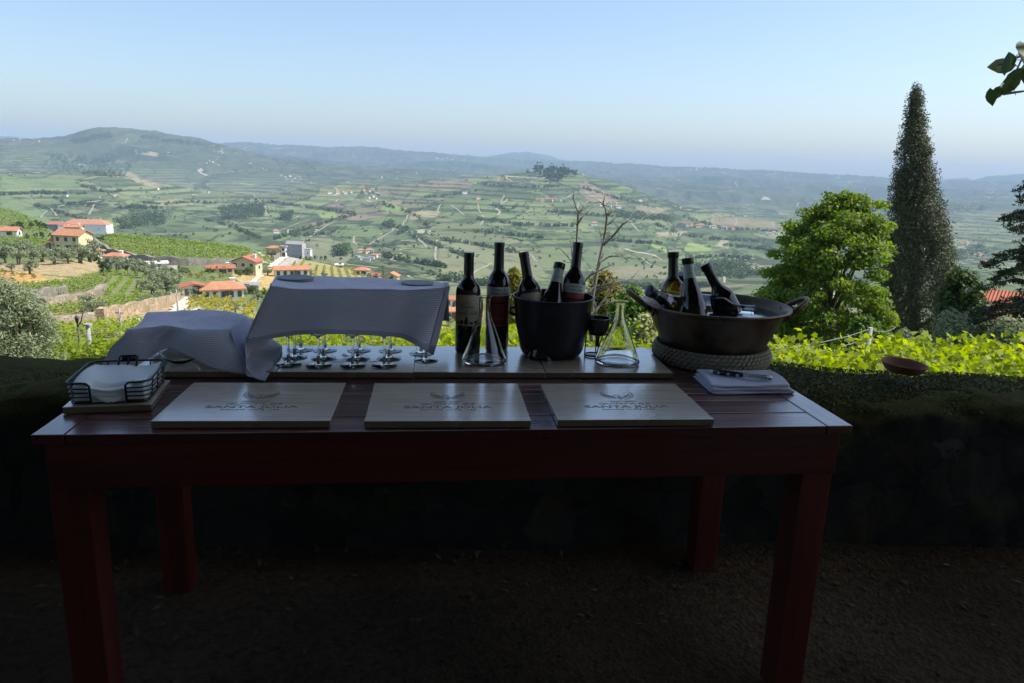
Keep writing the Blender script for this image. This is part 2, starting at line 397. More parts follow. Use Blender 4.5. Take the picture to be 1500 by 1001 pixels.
earth = mix(nt, mrange(nt, noise_(nt,P,.02,3).outputs[0],.4,.6), (.24,.21,.13), (.05,.065,.03))
base = mix(nt, math_(nt,'MULTIPLY',strp,.62), base, earth)
lin = mrange(nt, math_(nt,'SINE', math_(nt,'ADD', math_(nt,'MULTIPLY',Z_, .62), math_(nt,'MULTIPLY',jit,.30))), .10, .60)
brk = math_(nt,'MULTIPLY', mrange(nt, noise_(nt, P, .013, 3).outputs[0], .36,.48), math_(nt,'ADD', .62, math_(nt,'MULTIPLY', cell.outputs[2], .5)))
lin = math_(nt,'MULTIPLY', lin, brk)
base = mix(nt, math_(nt,'MULTIPLY',lin,.85), base, (.038,.055,.026))
hedge = math_(nt,'MULTIPLY', math_(nt,'LESS_THAN', ve, .022), mrange(nt, noise_(nt,P,.03,2).outputs[0], .40,.50))
base = mix(nt, math_(nt,'MULTIPLY',hedge,.8), base, (.035,.055,.022))
# scrub and trees: dark speckle, gathering along parcel edges and in gullies
sp = N(nt,'ShaderNodeTexVoronoi',{'Vector': P, 'Scale': .085, 'Randomness': 1.0}).outputs['Distance']
edge = mrange(nt, ve, .0, .10, 1.0, 0.0); edge2 = mrange(nt, ve2, 0, .035, 1.0, 0.0)
wood = mrange(nt, noise_(nt, P, .0022, 5, .62).outputs[0], .53, .60)
den = math_(nt,'ADD', math_(nt,'MULTIPLY',edge,.26), math_(nt,'ADD', math_(nt,'MULTIPLY',edge2,.35), math_(nt,'ADD',math_(nt,'MULTIPLY',wood,.40), .03)))
farw = mrange(nt, Y_, 3000., 5200.); den = math_(nt,'ADD', den, math_(nt,'MULTIPLY', farw, .42))
tree = math_(nt,'LESS_THAN', sp, den)
base = mix(nt, math_(nt,'MULTIPLY',tree,.9), base, (.024,.040,.018))
# pale tracks
trk = math_(nt,'MULTIPLY', math_(nt,'LESS_THAN', ve2, .006), math_(nt,'GREATER_THAN', noise_(nt,P,.004,2).outputs[0], .58))
trk = math_(nt,'MAXIMUM', trk, math_(nt,'MULTIPLY', math_(nt,'LESS_THAN', ve, .009), math_(nt,'GREATER_THAN', noise_(nt,P,.009,2).outputs[0], .62)))
base = mix(nt, math_(nt,'MULTIPLY',trk,.7), base, (.46,.40,.29))
pa = N(nt,'ShaderNodeAttribute', attribute_name='paint', attribute_type='GEOMETRY')
nn = noise_(nt, P, .35, 5, .7).outputs[0]
near = mix(nt, mrange(nt,nn,.3,.7), pa.outputs['Color'], (.5,.5,.5), 'MULTIPLY')
near = mix(nt, mrange(nt,nn,.35,.75), pa.outputs['Color'], near)
near = mix(nt, mrange(nt, noise_(nt,P,.9,4,.7).outputs[0], .56,.66), near, (.09,.12,.04))
farp = mix(nt, math_(nt,'MULTIPLY',strp,.7), pa.outputs['Color'], earth)
isn = math_(nt,'GREATER_THAN', pa.outputs['Alpha'], .93)
pcol = mix(nt, isn, farp, near)
base = mix(nt, mrange(nt, pa.outputs['Alpha'], .3,.6), base, pcol)
finish(nt, base, .95, noise_(nt,P,.12,6,.7).outputs[0], .6, 3.0, spec=.1)
land = mesh_np('valley_terrain', Vt, Ft, m_land, smooth=True); tag(land, kind='structure')
ca = land.data.color_attributes.new('paint', 'FLOAT_COLOR', 'POINT'); ca.data.foreach_set('color', paint.reshape(-1))
# ---------------------------------------------------------------- sky, sun, haze
SUN_AZ = R(86); SUN_EL = R(54)          # azimuth measured from the view axis to the right
w = bpy.data.worlds.new('World'); SC.world = w; w.use_nodes = True; wt = w.node_tree; wt.nodes.clear()
sky = N(wt,'ShaderNodeTexSky', sky_type='NISHITA'); sky.sun_disc = False; sky.sun_elevation = SUN_EL; sky.sun_rotation = SUN_AZ
sky.air_density = 1.0; sky.dust_density = 2.0; sky.ozone_density = 2.6; sky.altitude = 300
bg = N(wt,'ShaderNodeBackground',{0: sky.outputs[0], 1: .112}); N(wt,'ShaderNodeOutputWorld',{0: bg.outputs[0]})
sd = bpy.data.lights.new('sun','SUN'); sd.energy = 3.7; sd.angle = R(.53); sd.color = (1,.95,.87)
so = link(bpy.data.objects.new('sun', sd))
sv = Vector((math.sin(SUN_AZ)*math.cos(SUN_EL), math.cos(SUN_AZ)*math.cos(SUN_EL), math.sin(SUN_EL)))
so.rotation_euler = sv.to_track_quat('Z','Y').to_euler()
SC.view_settings.view_transform = 'Standard'; SC.view_settings.look = 'None'; SC.view_settings.gamma = 1
SC.view_settings.exposure = 0.85
hz, nt = new_mat('haze_air')
vol = N(nt,'ShaderNodeVolumePrincipled',{'Color': (.57,.77,1,1), "Density": 1.12e-4, 'Anisotropy': 0.0}); N(nt,'ShaderNodeOutputMaterial',{'Volume': vol.outputs[0]})
zmin = float(ZW.min())-5; zmax = float(ZW.max())+40
hb = MB(); hb.box((0,0,(zmin+zmax)/2), (24400,24400,zmax-zmin)); hazeo = hb.build('haze', hz); tag(hazeo, kind='stuff')
SC.cycles.use_denoising = True; SC.cycles.max_bounces = 10; SC.cycles.transparent_max_bounces = 12; SC.cycles.transmission_bounces = 10
SC.cycles.volume_bounces = 0
# ---------------------------------------------------------------- vegetation kit
def leaf_cloud(name, P, size, mat, parent=None, up_bias=.3, aspect=.6, out=None, jitter=.35, shape='quad', seed=0, drop=0.0):
    """P (n,3) leaf centres; one small bent face per leaf"""
    g = np.random.default_rng(seed+5); n = len(P)
    nrm = g.normal(size=(n,3)); nrm[:,2] += up_bias*2
    if out is not None: nrm += out*1.2
    nrm /= np.linalg.norm(nrm, axis=1)[:,None]+1e-9
    t = g.normal(size=(n,3)); t[:,2] -= drop
    t -= nrm*(t*nrm).sum(1)[:,None]; t /= np.linalg.norm(t,axis=1)[:,None]+1e-9
    b = np.cross(nrm, t); s = size*(1+jitter*g.uniform(-1,1,n)); s = s[:,None]
    if shape == 'quad':
        V = np.stack([P-t*s*.5, P+b*s*aspect*.5, P+t*s*.5, P-b*s*aspect*.5], 1).reshape(-1,3)
        Fq = np.arange(n*4).reshape(n,4)
    elif shape == 'ovate':
        pts = []
        for u_,w__ in ((-.5,0),(-.3,.20),(-.05,.30),(.2,.26),(.4,.12),(.56,0),(.4,-.12),(.2,-.26),(-.05,-.30),(-.3,-.20)): pts.append(P+t*s*u_+b*s*w__-nrm*s*(abs(w__)*.35+u_*u_*.3))
        V = np.stack(pts,1).reshape(-1,3); Fq = np.arange(n*10).reshape(n,10)
    else:                                            # lobed vine / plane leaf, slightly cupped
        pts = []
        ang = np.radians([-90,-50,-20,10,40,65,90,115,140,170,200,230]); rad = np.array([.32,.5,.34,.52,.36,.40,.62,.40,.36,.52,.34,.5])
        for a,r in zip(ang,rad):
            pts.append(P + (b*math.cos(a)+t*math.sin(a))*s*r - nrm*s*(r*r*.5))
        V = np.stack(pts,1).reshape(-1,3); Fq = np.arange(n*12).reshape(n,12)
    return mesh_np(name, V, Fq, mat, parent)
def blob_points(centers, radii, n, g, shell=.0, squash=1.0):
    centers = np.asarray(centers,float); radii = np.asarray(radii,float)
    p = radii**2; p = p/p.sum(); k = g.choice(len(centers), n, p=p)
    d = g.normal(size=(n,3)); d /= np.linalg.norm(d,axis=1)[:,None]
    r = g.random(n)**(1/3.) if shell == 0 else (shell + (1-shell)*g.random(n))
    off = d*(r*radii[k])[:,None]; off[:,2] *= squash
    return centers[k]+off, d
M_bark = plain('bark', (.11,.085,.06), .9, .4, 20, .6, .01)
M_olive = foliage('olive_leaf', (.15,.19,.085), (.23,.27,.14), (.34,.37,.25), .2, .8)
M_green = foliage('broad_leaf', (.05,.11,.02), (.10,.18,.03), (.16,.24,.04), .42, .5)
M_dark = foliage('dark_leaf', (.025,.05,.015), (.05,.09,.02), (.09,.14,.03), .25, .5)
M_cyp = foliage('cypress_leaf', (.045,.062,.030), (.080,.092,.045), (.15,.145,.085), .15, .9)
M_vine = foliage('vine_leaf', (.13,.21,.02), (.22,.30,.03), (.40,.42,.06), .5, 1.2)
M_vineA = foliage('vine_row_leaf', (.13,.21,.03), (.19,.27,.04), (.28,.33,.06), .30, .25)
M_vineY = foliage('yellow_vine_leaf', (.18,.20,.03), (.28,.26,.04), (.42,.34,.05), .30, .4)
M_yg = foliage('yellow_green_leaf', (.11,.12,.02), (.20,.18,.03), (.30,.26,.05), .35, 1.5)
M_pine = foliage('fir_leaf', (.022,.040,.018), (.045,.07,.028), (.09,.12,.05), .15, 1.0)
def tree_parts(root, h, cr, ch, seed, mat, n=2500, leaf=.25, lean=0.0, clumps=26, shape='round', trunk_r=.12, multi=1, squash=.85, limbs=5, barkm=None):
    """trunk with limbs and a crown of leaf clumps; origin at the trunk base"""
    g = np.random.default_rng(seed); r0 = random.Random(seed); barkm = barkm or M_bark
    cen = []; rad = []
    cz = h-ch/2
    for k in range(clumps):
        if shape == 'round':
            d = g.normal(size=3); d /= np.linalg.norm(d); rr = g.random()**.45
            c = np.array([d[0]*cr*rr, d[1]*cr*rr, cz+d[2]*ch*.5*rr]); R_ = cr*(.22+.16*g.random())
        elif shape == 'cone':
            f = g.random()**.8; a = g.random()*6.28; rr = cr*(1-f)*(.35+.65*g.random()**.5)
            c = np.array([rr*math.cos(a), rr*math.sin(a), (h-ch)+ch*f*.96]); R_ = cr*(.20+.14*g.random())*(1-.55*f)
        c[0] += lean*c[2]; cen.append(c); rad.append(R_)
    cen = np.array(cen); rad = np.array(rad)
    P, d = blob_points(cen, rad, n, g, .35, squash)
    leaf_cloud('crown', P, leaf, mat, root, out=d, seed=seed)
    t = MB()
    for m in range(multi):
        a = m*6.28/multi; ox = (trunk_r*.9*math.cos(a), trunk_r*.9*math.sin(a)) if multi > 1 else (0,0)
        top = Vector((lean*cz+r0.uniform(-.1,.1)*cr, r0.uniform(-.1,.1)*cr, cz))
        fork = Vector((ox[0]*1.5+lean*(h-ch), ox[1]*1.5, max(h-ch,.25*h)*1.0))
        t.tube([(ox[0],ox[1],-.4), (ox[0]*1.1, ox[1]*1.1, fork.z*.5), fork, top], [trunk_r*1.25, trunk_r, trunk_r*.75, trunk_r*.25], 7)
        idx = g.choice(len(cen), min(limbs,len(cen)), replace=False)
        for i in idx:
            c = Vector(cen[i]); mid = fork.lerp(c,.5)+Vector((0,0,-.05*cr))
            t.tube([fork, mid, c], [trunk_r*.5, trunk_r*.3, trunk_r*.1], 5)
    t.build('trunk', barkm, root, True)
def scale_to(root, s): root.scale = (s,s,s)
def mdist(p): return math.hypot(p.x, p.y)
# prototypes are real trees too: the first placement uses the prototype itself
class Proto:
    def __init__(s, name, cat, makers): s.name=name; s.cat=cat; s.makers=makers; s.src={}; s.k=0
    def put(s, loc, scale, label, group=None, rz=None, var=None):
        i = (s.k if var is None else var) % len(s.makers); s.k += 1
        if i not in s.src:
            o = thing(s.name, label, s.cat, (0,0,0)); s.makers[i](o); s.src[i] = o
        else: o = copy_tree(s.src[i])
        tag(o, label)
        if group: o['group'] = group
        elif 'group' in o: del o['group']
        o.location = loc; o.rotation_euler = (0,0, random.uniform(0,6.28) if rz is None else rz); o.scale = (scale,)*3 if not isinstance(scale, tuple) else scale
        return o
olive = Proto('olive_tree','olive tree',[lambda o,s=s: tree_parts(o, 1.0, .52, .72, 40+s, M_olive, 1500, .075, clumps=22, trunk_r=.045, multi=2) for s in range(4)])
roundt = Proto('broadleaf_tree','tree',[lambda o,s=s: tree_parts(o, 1.0, .46, .82, 60+s, M_green, 1500, .075, clumps=24, trunk_r=.03) for s in range(3)])
darkt = Proto('evergreen_tree','tree',[lambda o,s=s: tree_parts(o, 1.0, .40, .86, 80+s, M_dark, 1500, .07, clumps=24, trunk_r=.03) for s in range(3)])
bush = Proto('garden_shrub','shrub',[lambda o,s=s: tree_parts(o, 1.0, .62, .92, 90+s, M_green, 900, .09, clumps=14, trunk_r=.02) for s in range(2)])
ybush = Proto('yellow_shrub','shrub',[lambda o,s=s: tree_parts(o, 1.0, .62, .92, 95+s, M_vineY, 900, .09, clumps=14, trunk_r=.02) for s in range(2)])
def put_px(proto, px, pyb, hpx, label, group=None, rmin=12, var=None):
    p = hit(px, pyb, rmin); d = mdist(p); return proto.put((p.x,p.y,p.z-.02*hpx*d/F), hpx*d/F*1.04, label, group, var=var)
# olive trees on the near spur: (x, base y, height px)
G1 = [(8,386,22),(28,388,24),(48,386,22),(62,384,20),(80,388,22),(100,386,20),(118,386,26),(132,384,28),(14,372,16),(36,372,18),(95,378,16),(140,380,16)]
for i,(x,y,h) in enumerate(G1): put_px(olive, x, y, h, 'silvery olive tree in the hillside grove below the yellow house', 'olive trees of the grove below the yellow house', 60)
put_px(olive, 44, 402, 18, 'small grey olive tree standing alone on the orange dry slope', None, 60)
put_px(olive, 17, 398, 11, 'low olive bush on the dry slope beside yellow broom', None, 60)
G2 = [(172,398,20),(186,402,22),(200,404,22),(214,408,24),(226,412,22),(236,420,26),(246,432,30),(224,434,24),(252,424,30),(240,446,18),(262,440,20),(176,394,14),(268,402,10)]
for i,(x,y,h) in enumerate(G2): put_px(olive, x, y, h, 'grey green olive tree in the belt beside the sloping vine rows', 'olive trees beside the sloping vine rows', 60)
put_px(olive, 136, 464, 29, 'big round olive tree casting shade on the terrace wall', None, 40)
put_px(olive, 207, 428, 17, 'olive tree standing among the sloping vine rows', None, 60)
for x,y,h in ((212,452,19),(234,450,20)): put_px(olive, x, y, h, 'rounded olive tree on top of the stone terrace wall by the lane', 'olive trees above the lane wall', 40)
for x,y,h in ((284,436,16),(283,446,14),(325,436,13),(340,437,12),(356,438,14),(372,448,14),(378,440,12),(363,456,14),(345,458,13),(395,452,12)): put_px(olive, x, y, h, 'small olive tree around the white villa with hipped roof', 'olive trees round the white villa', 60)
for x,y,h in ((236,384,8),(186,372,7),(214,373,7),(362,402,9),(398,378,14),(406,376,12),(440,404,12),(455,406,12),(475,408,10),(392,404,12)): put_px(olive, x, y, h, 'dusty olive tree at the edge of a hillside vineyard', 'olive trees at the vineyard edges', 100)
put_px(darkt, 152, 404, 26, 'large dark evergreen tree beside the pale blue house', None, 100)
put_px(bush, 188, 391, 9, 'dark clipped bush in front of the small blue house', None, 100)
for x,y,h in ((252,402,9),(264,400,10),(274,402,9),(306,402,9),(316,400,10),(352,406,11),(366,404,12),(378,402,10)): put_px(roundt, x, y, h, 'round green garden tree by the cream houses', 'green garden trees by the cream houses', 100)
for x,y,h in ((280,406,7),(292,408,8),(300,412,6),(326,408,8),(338,410,7),(312,410,7),(296,403,6)): put_px(ybush, x, y, h, 'yellowing garden bush on the slope above the white villa', 'yellowing bushes above the white villa', 100)
for x,y,h in ((374,432,14),(384,436,16),(390,444,14),(368,428,12)): put_px(bush, x, y, h, 'leafy green bush right of the white villa', 'green bushes right of the white villa', 100)
for x,y,h in ((440,381,6),(448,382,6),(455,382,7),(462,381,7),(470,381,6),(436,378,5)): put_px(darkt, x, y, h, 'dark little tree in front of the tall grey house', 'dark trees before the tall grey house', 100)
for x,y,h in ((30,338,12),(45,336,10),(58,336,12),(66,338,10),(20,336,8),(52,350,8),(62,350,9),(40,352,8),(75,350,8)): put_px(darkt, x, y, h, 'dark tree on the vineyard slope left of the old house', 'dark trees left of the old house', 200)
for x,y,h in ((144,356,8),(150,354,8),(142,362,9),(134,352,7)): put_px(darkt, x, y, h, 'dark shrub between the long white house and the big vineyard', 'dark shrubs behind the long white house', 200)
def slim_cypress(o): tree_parts(o, 1.0, .14, .96, 7, M_dark, 1200, .05, clumps=26, shape='cone', trunk_r=.02)
put_px(Proto('small_cypress','cypress',[slim_cypress]), 561, 407, 17, 'tiny dark pointed cypress between two orange roofs behind the cloth', None, 100)
put_px(roundt, 541, 408, 8, 'brownish round tree beside the small hipped roof', None, 100)
# ---------------------------------------------------------------- vine rows
def plant_parcel(poly, dirpx, spacing, label, group, mat, h=1.3, rmin=12, leaf=.35, per_m=9, wid=.5, maxrows=60, name='vine_row', seed=0):
    W = [hit(x,y,rmin) for x,y in poly]; pts = np.array([(p.x,p.y) for p in W])
    a, b = hit(*dirpx[0], rmin), hit(*dirpx[1], rmin); u = np.array([b.x-a.x, b.y-a.y]); u /= np.linalg.norm(u); v = np.array([-u[1], u[0]])
    c0 = pts.mean(0); q = (pts-c0)@v; k = 0; g = np.random.default_rng(seed+3)
    for s in np.arange(q.min()+spacing*.4, q.max(), spacing):
        o = c0+v*s; ts = []
        for i in range(len(pts)):
            A, B = pts[i]-o, pts[(i+1)%len(pts)]-o
            da, db = A@v, B@v
            if (da > 0) != (db > 0): w_ = da/(da-db); ts.append((A+(B-A)*w_)@u)
        ts.sort()
        for t0,t1 in zip(ts[::2], ts[1::2]):
            L = t1-t0
            if L < 4 or k >= maxrows: continue
            n = int(L*per_m); tt = t0+L*g.random(n)
            gap = np.sin(tt*.9+s*3)+g.random(n)*2.6 > -.55; tt = tt[gap]; n = len(tt)
            xy = o[None,:]+tt[:,None]*u[None,:]+g.normal(size=(n,1))*wid*.3*v[None,:]+g.normal(size=(n,1))*.1*u[None,:]
            step = np.linspace(t0,t1,12); zz = [gz(*(o+u*t)) for t in step]; gzv = np.interp(tt, step, zz)
            P = np.column_stack([xy, gzv+.35+(h-.3)*g.random(n)**.8])
            e0 = o+u*t0; root = thing(name, label, 'vine row', (e0[0],e0[1],zz[0]), 0, group)
            P -= np.array([e0[0],e0[1],zz[0]])
            leaf_cloud('foliage', P, leaf, mat, root, up_bias=.8, seed=seed*100+k, aspect=.8)
            tw = MB(); tw.tube([(o[0]+u[0]*t-e0[0], o[1]+u[1]*t-e0[1], z_+h*.62-zz[0]) for t,z_ in zip(step,zz)], .035, 4); tw.build('trellis', M_bark, root); k += 1
    return k
VG = 'vine rows of the '
plant_parcel([(138,348),(160,345),(250,352),(330,360),(374,369),(366,378),(318,383),(235,381),(186,373),(155,362)], ((150,352),(320,380)), 3.0, 'bright green vine row in the broad vineyard right of the long white house', VG+'broad hill vineyard', M_vineA, 1.5, 100, .6, 7, 1.1, seed=1)
plant_parcel([(-5,308),(22,312),(42,322),(66,332),(74,344),(40,340),(-5,338)], ((0,318),(60,334)), 5.0, 'green vine row on the upper left slope near the top of the hill', VG+'upper left slope', M_vineA, 1.6, 150, .6, 6, 1.2, seed=2)
plant_parcel([(-5,350),(40,350),(76,354),(74,368),(30,362),(-5,362)], ((0,354),(70,360)), 3.4, 'green vine row beneath the little white cottage', VG+'strip under the cottage', M_vineA, 1.4, 120, .5, 7, 1.0, seed=3)
plant_parcel([(20,424),(100,414),(148,405),(152,420),(138,430),(80,438),(10,442)], ((20,430),(145,412)), 1.8, 'lush green vine row on the terrace under the dry orange slope', VG+'terrace under the dry slope', M_vineA, 1.1, 60, .32, 12, .6, seed=4)
plant_parcel([(150,402),(178,403),(214,408),(236,414),(214,430),(200,440),(176,444),(160,440),(147,434),(158,418)], ((152,438),(176,410)), 2.1, 'steeply sloping vine row in the striped plot between olive trees', VG+'striped plot between olive trees', M_vineA, 1.2, 60, .32, 12, .5, seed=5)
plant_parcel([(70,458),(130,448),(205,438),(230,440),(215,448),(140,462),(90,474),(60,474)], ((70,464),(215,442)), 1.6, 'low green vine row on the terrace above the lane wall', VG+'terrace above the lane wall', M_vineA, 1.0, 50, .28, 13, .6, seed=6)
plant_parcel([(278,446),(300,438),(370,446),(378,456),(374,472),(276,466)], ((290,462),(330,440)), 1.9, 'yellow green vine row in the small plot before the white villa', VG+'plot before the white villa', M_vineY, 1.1, 50, .28, 13, .6, seed=7)
plant_parcel([(425,390),(444,382),(470,378),(500,386),(533,397),(544,406),(500,412),(440,412)], ((440,404),(468,382)), 2.6, 'yellow striped vine row on the small dome hill behind the cloth', VG+'dome hill behind the cloth', M_vineY, 1.0, 120, .4, 8, .5, seed=8)
plant_parcel([(372,370),(392,374),(400,380),(392,396),(378,388),(368,380)], ((372,372),(396,392)), 3.0, 'green vine row beside the pale path', VG+'patch beside the pale path', M_vineA, 1.3, 120, .5, 8, .8, seed=9)
plant_parcel([(60,500),(170,487),(300,480),(420,480),(420,505),(240,512),(60,520)], ((60,508),(420,488)), 1.5, 'sunlit yellow green vine row just beyond the left end of the wall', VG+'garden beyond the wall on the left', M_vine, 1.0, 14, .17, 40, .7, seed=10)
plant_parcel([(420,484),(560,486),(680,494),(820,500),(820,530),(560,525),(420,515)], ((430,500),(700,508)), 1.6, 'sunlit yellow green vine row seen between the glass stems', VG+'garden beyond the glasses', M_vine, 1.0, 14, .17, 40, .7, seed=11)
# patches of yellow broom
for x,y,h in ((6,402,8),(20,404,6),(34,406,6),(50,408,6),(88,418,4)): put_px(ybush, x, y, h, 'yellow flowering broom on the dry orange slope', 'yellow broom on the dry slope', 60)
for x,y,h in ((142,497,12),(136,504,9),(150,508,9),(66,516,14),(92,500,9)): put_px(ybush, x, y, h, 'yellow flowering bush near the street lamp', 'yellow bushes near the street lamp', 16)
for x,y,h in ((170,500,14),(182,496,12),(196,492,14),(160,494,9)): put_px(bush, x, y, h, 'low green garden bush beside the lane gate', 'green bushes beside the lane gate', 20)
for x,y,h in ((655,484,20),(640,478,12),(663,470,12)): put_px(olive, x, y, h, 'pale olive bush under the red house beside the dark bottles', 'olive bushes under the red house', 30)
# ---------------------------------------------------------------- stone terrace walls and lanes
def stone_mat(name, c1, c2, sc=1.6):
    m, nt = new_mat(name); co = coords(nt)
    v = N(nt,'ShaderNodeTexVoronoi',{'Vector': co, 'Scale': sc}); e = N(nt,'ShaderNodeTexVoronoi',{'Vector': co, 'Scale': sc}, feature='DISTANCE_TO_EDGE').outputs[0]
    s_ = N(nt,'ShaderNodeSeparateColor',{0: v.outputs['Color']}); col = mix(nt, s_.outputs[0], c1, c2)
    col = mix(nt, mrange(nt, e, 0,.06,.8,0), col, (.08,.065,.05)); col = mix(nt, mrange(nt, noise_(nt,co,.7,5).outputs[0],.45,.7), col, (.20,.20,.12))
    finish(nt, col, .95, e, .6, .05, .1); return m
M_wall = stone_mat('dry_stone', (.26,.21,.16), (.42,.35,.27)); M_wallg = stone_mat('grey_stone', (.20,.18,.16), (.33,.30,.27), 1.2); M_orst = stone_mat('ochre_stone', (.36,.26,.16), (.5,.38,.25))
def draped_wall(pts, h, th, mat, label, rmin=12, sub=6, group=None, name='terrace_wall'):
    W = []
    for i in range(len(pts)-1):
        for k in range(sub):
            f = k/sub; W.append(hit(pts[i][0]*(1-f)+pts[i+1][0]*f, pts[i][1]*(1-f)+pts[i+1][1]*f, rmin))
    W.append(hit(*pts[-1], rmin)); m = MB(); vs = []; n = len(W)
    for i,p in enumerate(W):
        t = (W[min(i+1,n-1)]-W[max(i-1,0)]); t.z = 0; t.normalize(); s = Vector((-t.y,t.x,0))*th/2
        hh = h*(1+.10*math.sin(i*1.7)+random.uniform(-.06,.06))
        for a,z in ((-1,-1.2),(-1,hh),(1,hh),(1,-1.2)): vs.append(Vector((p.x,p.y,p.z+z))+s*a)
    fs = [(4*i+k, 4*i+(k+1)%4, 4*i+4+(k+1)%4, 4*i+4+k) for i in range(n-1) for k in range(4)]+[(0,3,2,1), (4*n-4,4*n-3,4*n-2,4*n-1)]
    m.add(vs, fs); o = m.build(name, mat); tag(o, label, 'stone wall', group); return o
draped_wall([(10,445),(60,440),(98,435)], 1.7, .8, M_wallg, 'grey stone terrace wall under the dry orange slope', 60)
draped_wall([(139,360),(160,374),(187,382),(229,388),(300,390),(345,391)], 2.4, .9, M_wallg, 'long dark retaining wall along the foot of the broad vineyard', 120)
draped_wall([(60,450),(110,444),(140,437),(152,426)], 1.2, 1.2, M_wall, 'rough brown stone bank between two green vine terraces', 60)
draped_wall([(148,472),(180,464),(228,454),(254,445),(266,438)], 1.25, .7, M_orst, 'ochre stone wall along the curving lane', 40)
draped_wall([(76,484),(110,480),(134,476)], 1.0, .7, M_wall, 'weathered stone wall under the big round olive tree', 30)
draped_wall([(84,497),(110,493),(134,489)], .55, .5, M_wallg, 'low grey stone wall bordering the pale garden path', 20)
draped_wall([(400,382),(410,376),(422,370)], 1.6, .6, M_wallg, 'pale ramp wall below the tall grey house', 120)
draped_wall([(345,400),(368,402),(388,402)], 2.4, .6, M_wallg, 'dark grey wall beside the cream house with big gable', 120)
def lane(pts, wdt, mat, rmin=12, name='path', sub=8, lift=.12):
    W = []
    for i in range(len(pts)-1):
        for k in range(sub): f = k/sub; W.append(hit(pts[i][0]*(1-f)+pts[i+1][0]*f, pts[i][1]*(1-f)+pts[i+1][1]*f, rmin))
    W.append(hit(*pts[-1], rmin)); n = len(W); V = []
    for i,p in enumerate(W):
        t = (W[min(i+1,n-1)]-W[max(i-1,0)]); t.z = 0
        if t.length < 1e-6: t = Vector((1,0,0))
        t.normalize(); s = Vector((-t.y,t.x,0))*wdt*(.5+.12*random.uniform(-1,1))
        for a in (-1,0,1):
            q = p+s*a; V.append((q.x,q.y,max(gz(q.x,q.y), p.z)+lift+(.06 if a==0 else 0)))
    Fs = [(3*i+k,3*i+k+1,3*i+k+4,3*i+k+3) for i in range(n-1) for k in (0,1)]
    o = mesh_np(name, V, Fs, mat, smooth=True); tag(o, kind='structure'); return o
M_ftrack = plain('far_track_dirt', (.29,.265,.20), .95, .2, .3, .3, .1, spec=.1); M_track = plain('track_dirt', (.50,.44,.33), .95, .2, .3, .3, .1, spec=.1); M_lane = plain('lane_gravel', (.52,.48,.41), .95, .15, .6, .3, .05, spec=.1)
lane([(262,464),(274,452),(276,442),(272,434),(264,430)], 3.2, M_lane, 30)
lane([(84,494),(134,485),(170,479),(210,470),(262,464)], 1.8, M_lane, 20)
lane([(400,388),(384,384),(376,380),(381,372),(372,367)], 2.6, M_lane, 100)
lane([(398,392),(412,380),(424,374)], 2.4, M_lane, 100)
lane([(366,420),(374,410),(386,402)], 1.6, M_lane, 80)
FARP = [[(372,285),(378,292),(386,300),(389,307),(391,317)],[(590,331),(596,322),(598,314)],[(607,344),(614,352),(625,363)],[(640,352),(638,366),(640,387)],
 [(576,325),(575,339),(556,350),(540,359)],[(530,346),(519,347),(518,352),(523,359)],[(60,320),(66,312),(72,307)],[(72,304),(80,312),(83,317)],[(924,325),(929,332),(937,340)],
 [(1078,320),(1077,331)],[(1133,325),(1134,333)],[(955,298),(966,302),(976,304)],[(739,286),(733,300)],[(826,292),(838,285),(853,281)],[(772,371),(780,376),(787,384)],[(1058,401),(1061,415)],
 [(453,348),(462,340),(480,330),(505,318)],[(620,336),(640,344),(660,352)],[(720,386),(700,396),(690,404)],[(410,338),(430,330),(455,322)],[(160,283),(170,290)],[(130,315),(138,300)],
 [(588,371),(580,376),(572,382)],[(420,300),(440,290),(456,286)],[(500,285),(540,300),(520,306)],[(645,300),(640,312)],[(660,300),(680,316)],[(905,285),(925,289)],[(1040,300),(1060,306),(1090,308)],
 [(1100,420),(1150,414)],[(1000,396),(1040,386)],[(940,378),(960,392)],[(848,296),(846,310)],[(700,300),(708,318),(704,330)]]
def wiggle(pl):
    out = []
    for (a,b),(c,d) in zip(pl[:-1],pl[1:]):
        for f in (0,.5): out.append((a+(c-a)*f+(random.uniform(-2,2) if f else 0), b+(d-b)*f+(random.uniform(-.8,.8) if f else 0)))
    return out+[pl[-1]]
for pl in FARP: lane(wiggle(pl), 3.2, M_ftrack, 500, 'farm_track', 5, .5)
# ---------------------------------------------------------------- houses
def tile_mat(name, c):
    m, nt = new_mat(name); co = coords(nt)
    n = noise_(nt, co, 1.2, 5, .7).outputs[0]; wv = N(nt,'ShaderNodeTexWave',{'Vector': co,'Scale': 1.3,'Distortion': .6})
    col = mix(nt, mrange(nt,n,.3,.7), [x*.72 for x in c], [min(1,x*1.15) for x in c]); col = mix(nt, math_(nt,'MULTIPLY',wv.outputs[1],.25), col, [x*.5 for x in c])
    finish(nt, col, .85, wv.outputs[1], .5, .05, .2); return m
M_tile = tile_mat('orange_tile', (.50,.235,.135)); M_tiler = tile_mat('red_tile', (.42,.16,.095)); M_tileg = tile_mat('grey_tile', (.35,.33,.31))
M_white = plain('white_plaster', (.82,.80,.76), .85, .06, .6); M_cream = plain('cream_plaster', (.74,.60,.34), .85, .06, .6); M_olivew = plain('olive_plaster', (.52,.49,.30), .85, .08, .6)
M_blue = plain('pale_blue_plaster', (.60,.70,.74), .85, .05, .6); M_greyw = plain('grey_plaster', (.42,.40,.37), .9, .12, .6); M_redw = plain('red_plaster', (.45,.10,.08), .85, .1, .6); M_darkw = plain('dark_timber_wall', (.13,.11,.10), .9, .2, .6)
M_pane = plain('window_glass_dark', (.06,.07,.08), .25, .1, 2); M_conc = plain('concrete', (.45,.43,.40), .9, .12, .5)
